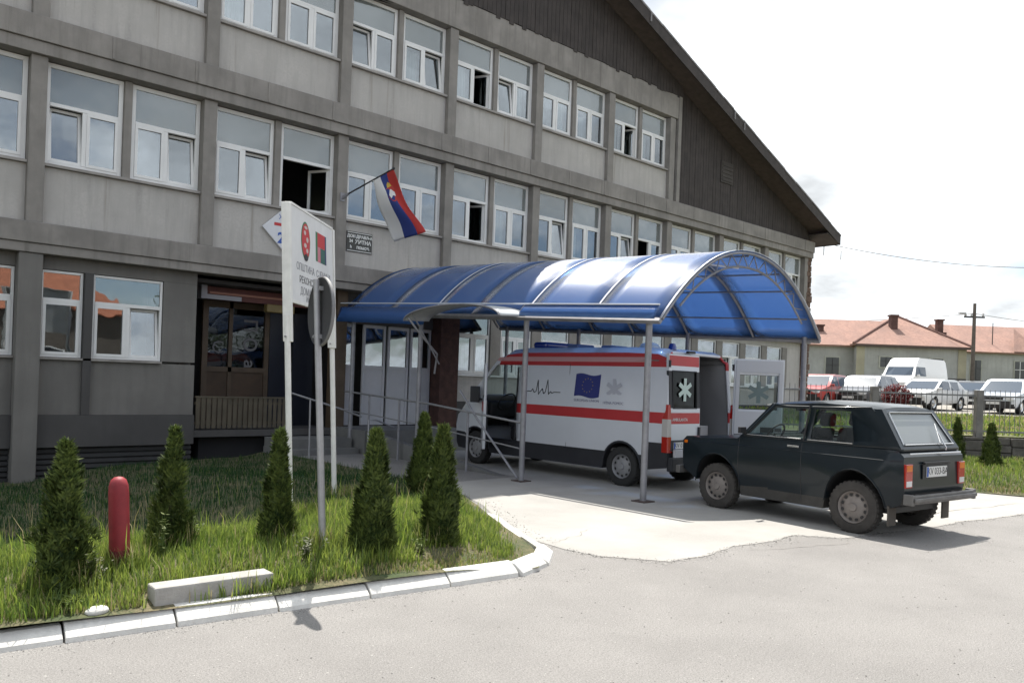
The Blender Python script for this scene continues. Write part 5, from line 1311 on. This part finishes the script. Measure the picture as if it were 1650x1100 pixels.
def utility_pole(pos, H, label):
    t = tag(empty('utility_pole', pos), label, 'utility pole')
    MB().tube([(0, 0, -.3), (0, 0, H)], [.17, .11], 10).build('mast', mat('weathered pole timber', (.12, .10, .085), .9, var=.3, scale=4), t, smooth=60)
    MB().obox((0, 0, H-1.0), R0*.75, D0*.05, Vector((0, 0, .06))).build('crossarm', BLACK, t)
    for s_ in (-.65, .65, -.2): MB().lathe([(.0, 0), (.07, 0), (.09, .1), (.05, .18), (.08, .22), (0, .28)], R0*s_ + Vector((0, 0, H-.95)), (0, 0, 1), 8).build('insulator', mat('pale insulator', (.4, .4, .4), .3), t)
    MB().obox(R0*-.9 + Vector((0, 0, H-.75)), R0*.24, D0*.12, Vector((0, 0, .07))).build('lamp_head', mat('pale insulator', (.4, .4, .4), .3), t)
    return t
utility_pole(W(33.85, 59.0, 2.3), 6.45, 'tall weathered utility pole standing before the corner of the old house')
def cable(p, q, sag, label, r=.018, n=24):
    pts = [Vector(p).lerp(Vector(q), i/n) - Vector((0, 0, sag*4*(i/n)*(1-i/n))) for i in range(n+1)]
    tag(MB().tube(pts, r, 5).build('power_cable', mat('cable sheath', (.30, .29, .28), .7), smooth=60), label, 'cable')
cable((29.95, -.9, 8.15), W(29, 36, 8.3), .62, 'thin grey cable sagging from the roof corner across the sky')
cable(W(33.9, 59, 8.0), W(48, 62, 7.6), .25, 'thin cable from the utility pole to the right over the red roof', r=.025)
cable(W(33.8, 59, 8.0), W(20, 90, 9.5), .5, 'thin cable from the utility pole to the left behind the house', r=.025)

# ================================================================= PLANTS
import numpy as np
def mesh_np(name, V, F, mats, parent=None, mi=None):
    """V (n,3) float, F (m,k) int faces of one size"""
    me = bpy.data.meshes.new(name); n, m, k = len(V), len(F), F.shape[1]
    me.vertices.add(n); me.vertices.foreach_set('co', V.astype(np.float32).ravel())
    me.loops.add(m*k); me.loops.foreach_set('vertex_index', F.astype(np.int32).ravel())
    me.polygons.add(m); me.polygons.foreach_set('loop_start', np.arange(0, m*k, k, dtype=np.int32))
    for q in mats: me.materials.append(q)
    if mi is not None: me.polygons.foreach_set('material_index', mi.astype(np.int32))
    me.update(calc_edges=True); me.validate()
    o = bpy.data.objects.new(name, me); COL.objects.link(o)
    if parent: o.parent = parent
    return o
THU = leafmat('thuja scale leaf', (.016, .036, .010), (.125, .165, .038), 5.0, .18)
BARK = mat('thin brown bark', (.09, .065, .045), .9, var=.3, scale=20)
def thuja(pos, H, Rb, label, seed, n=7000, rag=.75, lean=(0, 0)):
    t = tag(empty('thuja', pos), label, 'conifer', 'small thuja conifers')
    MB().tube([(0, 0, -.08), (lean[0]*.4, lean[1]*.4, H*.5), (lean[0], lean[1], H*.93)], [.022, .014, .004], 7).build('trunk', BARK, t, smooth=60)
    g = np.random.default_rng(seed)
    # sprays: upright flattened fans set around many side twigs
    nt = n//4; V, F = [], []
    zc = (g.random(nt)**1.25)*.97 + .012; ph = g.random(nt)*2*np.pi
    lump = 1 + rag*(.22*np.sin(3*ph + 7*zc + seed) + .16*np.sin(17*zc + seed*1.7) + .10*np.sin(5*ph - 23*zc))
    prof = np.minimum(1.0, .72 + 1.9*zc)*(1 - zc)**.74
    rad_ = Rb*prof*lump*(.30 + .72*g.random(nt)**.30)*np.where(g.random(nt) < .10, 1.08 + .22*g.random(nt), 1.0)
    for q in range(nt):
        c = np.array([rad_[q]*np.cos(ph[q]) + lean[0]*zc[q], rad_[q]*np.sin(ph[q]) + lean[1]*zc[q], zc[q]*H])
        outv = np.array([np.cos(ph[q]), np.sin(ph[q]), 0]); tan = np.array([-np.sin(ph[q]), np.cos(ph[q]), 0])
        up = np.array([0, 0, 1.0])*(.75 + .5*g.random()) + outv*(.30 + .4*g.random()) + tan*g.normal(0, .3); up /= np.linalg.norm(up)
        rr_ = g.normal(0, .6); sidev = tan*np.cos(rr_) + outv*np.sin(rr_)
        L_ = (.050 + .045*g.random())*(H/1.05)*(1 - .30*zc[q])
        for s_ in range(9):
            a = (s_ - 4)/4*.95 + g.normal(0, .12); d = up*np.cos(a) + sidev*np.sin(a); d += g.normal(0, .10, 3); l = L_*(1 - .30*abs(s_-4)/4)*(.75 + .5*g.random())
            w = .0068*(.8 + .5*g.random()); o = c + g.normal(0, .007, 3); nrm = np.cross(d, outv); nrm = nrm/(np.linalg.norm(nrm)+1e-6)
            k = len(V); V += [o - nrm*w*.5, o + d*l*.55 - nrm*w, o + d*l, o + d*l*.5 + nrm*w]; F.append([k, k+1, k+2, k+3])
    mesh_np('crown', np.array(V), np.array(F), [THU], t)
    return t
def lp(x, y): return (x, y, lawn_z(x, y) - .02)
thuja(lp(-1.93, -10.90), 1.06, .185, 'ragged small thuja with thin top, leftmost, standing left of the red post', 1, n=6000, rag=1.5)
thuja(lp(-.93, -10.15), 1.06, .155, 'sparse thuja with a bent tip just right of the red post', 2, n=4400, rag=1.5, lean=(.03, 0))
thuja(lp(-.14, -10.60), 1.02, .14, 'slim dense thuja beside the left leg of the white board', 3)
thuja(lp(.50, -11.18), 1.10, .185, 'broad dense thuja just right of the leaning road sign', 4, n=9000)
thuja(lp(1.30, -11.12), 1.13, .185, 'dense thuja nearest the bend of the kerb', 5, n=9000)
thuja(lp(3.52, -7.75), 1.20, .22, 'thuja standing behind the one nearest the bend of the kerb', 6, n=7500)
def vp(X, D): p = W(X, D, verge_z(X, D) - .02); return tuple(p)
thuja(vp(10.45, 17.4), 1.0, .22, 'thuja before the stone wall in front of the thick fence post', 7, n=5000)
thuja(vp(10.55, 18.9), 1.05, .17, 'slim thuja close to the fence, half hidden by the dark car', 8, n=4000)
thuja(vp(11.35, 17.3), .95, .22, 'thuja cut by the right edge of the view before the stone wall', 9, n=4500)

# grass -----------------------------------------------------------------------------------
def blades(name, pts, hs, mats, mi, seed, wid=.006, bend=.5):
    g = np.random.default_rng(seed); n = len(pts); P = np.array(pts); h = np.array(hs)
    a = g.random(n)*2*np.pi; b = np.stack([np.cos(a), np.sin(a), np.zeros(n)], 1); c = np.stack([-np.sin(a), np.cos(a), np.zeros(n)], 1)
    k = (g.random(n)*bend + .05)[:, None]*h[:, None]; w = (wid*(.6 + .8*g.random(n)))[:, None]
    up = np.array([0, 0, 1.0])[None]*h[:, None]
    v0 = P - c*w; v1 = P + c*w; m0 = P + up*.55 + b*k*.3 - c*w*.8; m1 = P + up*.55 + b*k*.3 + c*w*.8; t_ = P + up*(.98 - .25*k/h[:, None]) + b*k
    V = np.stack([v0, v1, m1, m0, t_], 1).reshape(-1, 3); i = np.arange(n)[:, None]*5
    F = np.concatenate([np.concatenate([i, i+1, i+2], 1), np.concatenate([i, i+2, i+3], 1), np.concatenate([i+3, i+2, i+4], 1)], 0)
    return mesh_np(name, V, F, mats, mi=np.tile(np.array(mi), 3))
GR1 = leafmat('fresh grass blade', (.13, .21, .03), (.34, .40, .085), 1.2, .45); GR2 = leafmat('dry grass blade', (.26, .22, .10), (.42, .37, .20), 2.0, .3)
GR3 = leafmat('deep green blade', (.07, .13, .03), (.17, .23, .06), 1.2, .4)
g = random.Random(77); pts, hs, mi = [], [], []
GR4 = leafmat('lush blade darkened for shade', (.010, .042, .010), (.026, .080, .020), 1.2, .3)  # rear lawn blades, with the building's shade put into their darker green
def bare(x, y): 
    s = y - yk(min(x, 2.0)); e = xr(y) - x
    v = math.sin(x*1.7+.5)*.5 + math.sin(x*4.3+y*3.1)*.3 + math.sin(y*5.7-x*2.2)*.3
    return s < (.12 if x < .2 else .26) + .10*v or e < .35 + .22*v or (x > .8 and s < .42 + .2*v)
N1 = 64000
for _ in range(N1):
    x = -4.6 + 9.3*g.random(); y = -11.55 + 3.3*g.random()**1.15
    if x > xr(y) - .06 or y < yk(min(x, 2))+.13: continue
    if -1.52 < x < -.60 and -11.50 < y < -11.25: continue
    bz = bare(x, y)
    if bz and g.random() < .86: continue
    cl = .5 + .5*math.sin(x*3.1 + 1.3*math.sin(y*2.2))*math.sin(y*2.7+.8*x)
    h = (.06 + .10*cl*g.random() + .06*g.random())*(1 if not bz else .55)
    if g.random() < .03 and not bz: h *= 2.0
    pts.append((x, y, lawn_z(x, y)-.01)); hs.append(h); mi.append(1 if g.random() < (.03 if not bz else .5) else (2 if g.random() < .35 else 0))
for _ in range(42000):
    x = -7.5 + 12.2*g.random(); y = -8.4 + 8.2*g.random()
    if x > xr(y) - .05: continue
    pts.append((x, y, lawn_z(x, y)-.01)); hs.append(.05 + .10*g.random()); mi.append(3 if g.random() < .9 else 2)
for (cx_, cy_, rr_, n_) in ((-1.93, -10.9, .22, 500), (-.93, -10.2, .2, 500), (-1.45, -10.7, .16, 350), (-.14, -10.6, .2, 400), (.5, -11.1, .22, 500), (1.3, -11.1, .22, 500), (.08, -11.0, .15, 250), (1.1, -8.5, .3, 300), (2.4, -7.3, .3, 300), (-1.0, -11.36, .5, 500)):
    for _ in range(n_):
        a = g.random()*6.28; r_ = rr_*g.random()**.5; x, y = cx_ + r_*math.cos(a)*1.2, cy_ + r_*math.sin(a)*.8
        if y < yk(min(x, 2))+.12 or (-1.52 < x < -.60 and -11.50 < y < -11.25): continue
        pts.append((x, y, lawn_z(x, y)-.01)); hs.append(.10 + .16*g.random()); mi.append(g.choice((0, 0, 2, 1)))
for _ in range(16000):
    x = -8.0 + 3.5*g.random(); y = yk(x) + .14 + 3.2*g.random()
    pts.append((x, y, lawn_z(x, y)-.01)); hs.append(.06 + .12*g.random()); mi.append(1 if g.random() < .08 else (2 if g.random() < .35 else 0))
for _ in range(260):
    x = -4.2 + 8.6*g.random(); y = -11.1 + 5.5*g.random()
    if x > xr(y) - .3: continue
    pts.append((x, y, lawn_z(x, y)-.01)); hs.append(.26 + .22*g.random()); mi.append(1 if g.random() < .6 else 0)
for _ in range(5000):
    x = -3.4 + 5.6*g.random(); s = .04 + abs(g.gauss(0, .16)); y = yk(min(x, 2)) + .12 + s
    if x > xr(y) - .1 or (-1.52 < x < -.60 and -11.50 < y < -11.25): continue
    pts.append((x, y, lawn_z(x, y)-.005)); hs.append(.02 + .05*g.random()); mi.append(g.choice((0, 1, 1, 2)))
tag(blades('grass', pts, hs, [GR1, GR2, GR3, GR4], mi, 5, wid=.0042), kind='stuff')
pts, hs, mi = [], [], []
for _ in range(26000):
    X = 5.8 + 8.0*g.random(); D = vedge(X) + .08 + (19.8 - vedge(X) - .1)*g.random()
    near = D < vedge(X) + .5
    pts.append(tuple(W(X, D, verge_z(X, D)-.01))); hs.append(.06 + .12*g.random()); mi.append(1 if g.random() < (.45 if near else .12) else (2 if g.random() < .4 else 0))
tag(blades('verge_grass', pts, hs, [GR1, GR2, GR3], mi, 6, wid=.007), kind='stuff')
pts, hs, mi = [], [], []
for _ in range(15000):
    X = 7.6 + 13*g.random(); D = 20.4 + 12.2*g.random()
    pts.append(tuple(W(X, D, lot_z(D)-.02))); hs.append(.07 + .13*g.random()); mi.append(1 if g.random() < (.15 if math.sin(X*1.3+D*.6) < .5 else .6) else (2 if g.random() < .3 else 0))
tag(blades('meadow_grass', pts, hs, [GR1, GR2, GR3], mi, 8, wid=.02), kind='stuff')

# single weeds and low plants
LF1 = leafmat('weed leaf', (.05, .085, .02), (.15, .18, .05), 6, .3); LF2 = leafmat('grey weed leaf', (.11, .12, .08), (.22, .22, .15), 6, .3)
def weed(pos, H, n, label, seed, m, leaf=.035, spread=.12, stems=5):
    t = tag(empty('weed_plant', pos), label, 'weed', 'weeds in the lawn'); q = random.Random(seed); st_ = MB(); lv = MB()
    for s_ in range(stems):
        a = q.random()*6.28; tipv = Vector((math.cos(a)*spread*q.random(), math.sin(a)*spread*q.random(), H*q.uniform(.6, 1)))
        st_.tube([(0, 0, -.02), tipv*.5 + Vector((0, 0, .03)), tipv], [.004, .003, .0015], 4)
        for i in range(n//stems):
            u = q.uniform(.15, 1); p = tipv*u; b_ = q.random()*6.28; d = Vector((math.cos(b_), math.sin(b_), q.uniform(-.2, .6))).normalized(); l = leaf*q.uniform(.6, 1.3)
            w = d.cross(Vector((0, 0, 1))).normalized()*l*.28
            lv.add([p, p + d*l*.5 - w, p + d*l, p + d*l*.5 + w], [(0, 1, 2, 3)])
    st_.build('stem', GR3, t); lv.build('leaves', m, t, fix=False)
weed(lp(-1.13, -10.55), .42, 70, 'tall pale leafed weed right beside the red post', 1, LF1, .045)
weed(lp(-2.55, -10.2), .30, 60, 'grey green weed at the left edge beyond the leftmost thuja', 2, LF2, .035)
weed(lp(-1.72, -10.95), .30, 120, 'greyish twiggy weed clump at the foot of the leftmost thuja', 3, LF2, .03, .16, 8)
weed(lp(-.78, -10.3), .34, 80, 'yellowish weed at the foot of the sparse thuja right of the red post', 4, LF1, .04, .14, 6)
weed(lp(-.12, -11.15), .22, 160, 'low bushy weed at the foot of the leaning road sign', 5, LF2, .04, .2, 9)
weed(lp(-2.0, -11.28), .12, 70, 'low broad leafed weed close to the kerb near the white stone', 6, LF1, .06, .18, 8)
weed(lp(.92, -11.35), .22, 90, 'weed between the two dense thujas near the kerb', 7, LF1, .04, .14, 7)

# round dark red bush beside the silver car
rb = tag(empty('dark_red_bush', yard(16.9, 35.2)), 'small round bush with dark red leaves before the silver car behind the fence', 'bush')
q = random.Random(3); lv = MB()
for i in range(1400):
    v = Vector((q.gauss(0, 1), q.gauss(0, 1), q.gauss(0, 1))).normalized()*(.62*(.6+.4*q.random())); v.z = v.z*.85 + .62
    d = Vector((q.gauss(0, 1), q.gauss(0, 1), q.gauss(0, 1))).normalized(); w = d.cross(Vector((.3, .2, 1))).normalized()*.035
    lv.add([v, v + d*.05 - w, v + d*.11, v + d*.05 + w], [(0, 1, 2, 3)])
lv.build('crown', leafmat('dark red leaf', (.08, .015, .02), (.20, .04, .04), 5, .3), rb, fix=False)
MB().tube([(0, 0, -.05), (0, 0, .5)], .03, 6).build('trunk', BARK, rb)

# the house across the street, mirrored in the ground storey panes
h3 = tag(empty('opposite_house', (0, 0, 0)), 'low house with a red tiled roof across the street, mirrored in the ground floor windows', 'house')
MB().box(-9, 14.4, -52, -44, -.4, 5.6).build('wall', mat('brown house render', (.10, .085, .07), .9, var=.3, scale=1), h3)
rt = MB().add([(-9.6, -43.4, 5.5), (15, -43.4, 5.5), (15, -52.6, 5.5), (-9.6, -52.6, 5.5), (-6, -48, 9.0), (11.4, -48, 9.0)], [(0, 1, 5, 4), (1, 2, 5), (2, 3, 4, 5), (3, 0, 4)])
rt.build('roof', mat('orange roof tiles', (.36, .13, .07), .9, var=.3, scale=2), h3, solid=.15)
for X in (-6, -2, 2, 6, 10):
    wq = MB().box(X-.7, X+.7, -43.99, -43.95, 1.2, 3.0).build('window', PVC, h3); MB().box(X-.6, X+.6, -43.945, -43.94, 1.3, 2.9).build('pane', mat('dark old pane', (.02, .022, .025), .12), wq)

def broad_tree(pos, H, cr, label, seed):
    t = tag(empty('broadleaf_tree', pos), label, 'tree', 'trees across the street'); q = random.Random(seed)
    st_ = MB().tube([(0, 0, -.3), (.1, 0, H*.4), (0, .1, H*.8)], [.28, .2, .06], 8); lv = MB(); cs = []
    for i in range(16):
        a = q.random()*6.28; u = q.uniform(.4, .95); c = Vector((math.cos(a)*cr*q.uniform(.2, .75), math.sin(a)*cr*q.uniform(.2, .75), H*u)); cs.append(c)
        st_.tube([(0, 0, H*.38), c*.6 + Vector((0, 0, H*.12)), c], [.09, .05, .02], 5)
    for c in cs:
        for i in range(170):
            v = Vector((q.gauss(0, 1), q.gauss(0, 1), q.gauss(0, .8))).normalized()*cr*.42*q.uniform(.5, 1.1) + c
            d = Vector((q.gauss(0, 1), q.gauss(0, 1), q.gauss(0, 1))).normalized()*.32; w_ = d.cross(Vector((.3, .5, 1))).normalized()*.12
            lv.add([v, v + d*.5 - w_, v + d, v + d*.5 + w_], [(0, 1, 2, 3)])
    st_.build('trunk', BARK, t); lv.build('crown', leafmat('broad leaf', (.02, .04, .012), (.07, .10, .03), .8, .3), t, fix=False)
broad_tree((20, -43, -.4), 9, 3.6, 'broadleaf tree across the street right of the red roofed house', 5)
broad_tree((28.5, -45, -.4), 10, 4.2, 'larger broadleaf tree across the street further from the red roofed house', 6)

# grit and pebbles on the road
q = random.Random(41); gm = MB()
def pebble(x, y, z, r):
    vs = [(x + r*math.cos(t)*q.uniform(.7, 1.2), y + r*math.sin(t)*q.uniform(.7, 1.2), z) for t in (0, 1.25, 2.5, 3.8, 5.0)] + [(x, y, z + r*.6)]
    gm.add(vs, [(0, 1, 5), (1, 2, 5), (2, 3, 5), (3, 4, 5), (4, 0, 5)], q.choice((0, 0, 1, 2)))
for _ in range(5200):
    X, D = q.uniform(-3.2, 9), 3.6 + 10*q.random()**1.5
    p = W(X, D, 0)
    if p.y > yk(min(p.x, 2.2)) - .02 or (p.x > 2.3 and p.y > -12.0): continue
    pebble(p.x, p.y, .001, q.choice((.004, .005, .006, .008)))
for _ in range(900):
    x = q.uniform(-3.4, 2.4); y = yk(x) - .01 - abs(q.gauss(0, .08)); pebble(x, y, .001, q.uniform(.003, .007))
for a_, b2 in zip(edge[4:-2], edge[5:-1]):
    for _ in range(110):
        t = q.random(); pebble(a_[0] + (b2[0]-a_[0])*t + q.gauss(0, .05), a_[1] + (b2[1]-a_[1])*t - abs(q.gauss(.0, .10)) + .04, .0055, q.uniform(.004, .011))
for _ in range(700):
    t = q.random(); x, y = 2.5 + 1.6*t + q.gauss(.1, .12), -11.2 + 3.0*t*1.0 + q.gauss(0, .1)
    if x > xr(y) + .22: pebble(x, y, .006, q.uniform(.005, .014))
tag(gm.build('road_grit', [mat('pale grit', (.40, .385, .36), .9), mat('grey grit', (.26, .25, .24), .9), mat('dark grit', (.09, .085, .08), .9)], fix=False), kind='stuff')

# ================================================================= LIGHT, SKY, CAMERA
SUN_EL = rad(64.5); SUN_AZ = math.atan2(.8640, .5030)      # direction towards the sun, in scene axes
sd = Vector((math.cos(SUN_EL)*math.cos(SUN_AZ), math.cos(SUN_EL)*math.sin(SUN_AZ), math.sin(SUN_EL)))
sl = bpy.data.lights.new('sun', 'SUN'); sl.energy = 4.8; sl.angle = rad(.5); sl.color = (1, .95, .87)
so = bpy.data.objects.new('sun', sl); COL.objects.link(so); so.rotation_euler = sd.to_track_quat('Z', 'Y').to_euler(); so.location = (0, 0, 40)

w = bpy.data.worlds.new('World'); S.world = w; w.use_nodes = True
nt = w.node_tree; N = nt.nodes; L = nt.links; N.clear()
out = N.new('ShaderNodeOutputWorld'); bg = N.new('ShaderNodeBackground'); sky = N.new('ShaderNodeTexSky')
sky.sky_type = 'NISHITA'; sky.sun_disc = False; sky.sun_elevation = SUN_EL; sky.sun_rotation = math.pi/2 - SUN_AZ
sky.air_density = 1.0; sky.dust_density = 1.2; sky.altitude = 400
tc = N.new('ShaderNodeTexCoord'); sep = N.new('ShaderNodeSeparateXYZ'); L.new(tc.outputs['Generated'], sep.inputs[0])
def math_(op, a, b_=None, clamp=False):
    m = N.new('ShaderNodeMath'); m.operation = op; m.use_clamp = clamp
    for i, q in enumerate((a, b_)):
        if q is None: continue
        if isinstance(q, (int, float)): m.inputs[i].default_value = q
        else: L.new(q, m.inputs[i])
    return m.outputs[0]
zz = math_('ADD', math_('MAXIMUM', sep.outputs['Z'], 0.0), .22)
cv = N.new('ShaderNodeCombineXYZ'); L.new(math_('DIVIDE', sep.outputs['X'], zz), cv.inputs[0]); L.new(math_('DIVIDE', sep.outputs['Y'], zz), cv.inputs[1])
n1 = N.new('ShaderNodeTexNoise'); n1.inputs['Scale'].default_value = 1.05; n1.inputs['Detail'].default_value = 9; n1.inputs['Roughness'].default_value = .55; n1.inputs['Distortion'].default_value = .3
mp = N.new('ShaderNodeMapping'); mp.inputs['Location'].default_value = (CLOUD[0], CLOUD[1], CLOUD[2]); L.new(cv.outputs[0], mp.inputs[0]); L.new(mp.outputs[0], n1.inputs['Vector'])
mr = N.new('ShaderNodeMapRange'); mr.inputs[1].default_value = .36; mr.inputs[2].default_value = .50; mr.inputs[3].default_value = .14; L.new(math_('ADD', n1.outputs['Fac'], math_('MULTIPLY', sep.outputs['Y'], .075)), mr.inputs[0])
n2 = N.new('ShaderNodeTexNoise'); n2.inputs['Scale'].default_value = 2.3; n2.inputs['Detail'].default_value = 6; L.new(mp.outputs[0], n2.inputs['Vector'])
cm = N.new('ShaderNodeMapRange'); cm.inputs[1].default_value = .3; cm.inputs[2].default_value = .7; cm.inputs[3].default_value = 4.4; cm.inputs[4].default_value = 13.0; L.new(n2.outputs['Fac'], cm.inputs[0])
cc = N.new('ShaderNodeCombineColor'); 
for i, k in enumerate((.93, .97, 1.0)): L.new(math_('MULTIPLY', cm.outputs[0], k), cc.inputs[i])
mx = N.new('ShaderNodeMix'); mx.data_type = 'RGBA'; L.new(mr.outputs[0], mx.inputs[0]); L.new(sky.outputs[0], mx.inputs[6]); L.new(cc.outputs[0], mx.inputs[7])
L.new(mx.outputs[2], bg.inputs[0]); bg.inputs[1].default_value = .10
L.new(bg.outputs[0], out.inputs[0])

F_PX = 1291.27; ROLL = .0360934; CY = 64.175
cam = bpy.data.cameras.new('camera'); co = bpy.data.objects.new('camera', cam); COL.objects.link(co)
cam.sensor_width = 36; cam.lens = 36*F_PX/1650; cam.shift_y = CY/1650; cam.clip_end = 2000; cam.clip_start = .05
U0 = Vector((0, 0, 1)); cr_, sr_ = math.cos(ROLL), math.sin(ROLL)
rx = R0*cr_ + U0*sr_; ux = U0*cr_ - R0*sr_; fx_ = D0
co.matrix_world = Matrix(((rx.x, ux.x, -fx_.x, CAM[0]), (rx.y, ux.y, -fx_.y, CAM[1]), (rx.z, ux.z, -fx_.z, CAM[2]), (0, 0, 0, 1)))
S.camera = co
S.view_settings.view_transform = 'Standard'; S.view_settings.look = 'None'; S.view_settings.gamma = 1; S.view_settings.exposure = EXPO
S.cycles.max_bounces = 8; S.cycles.transparent_max_bounces = 24; S.cycles.caustics_reflective = False; S.cycles.caustics_refractive = False
S.cycles.use_denoising = True
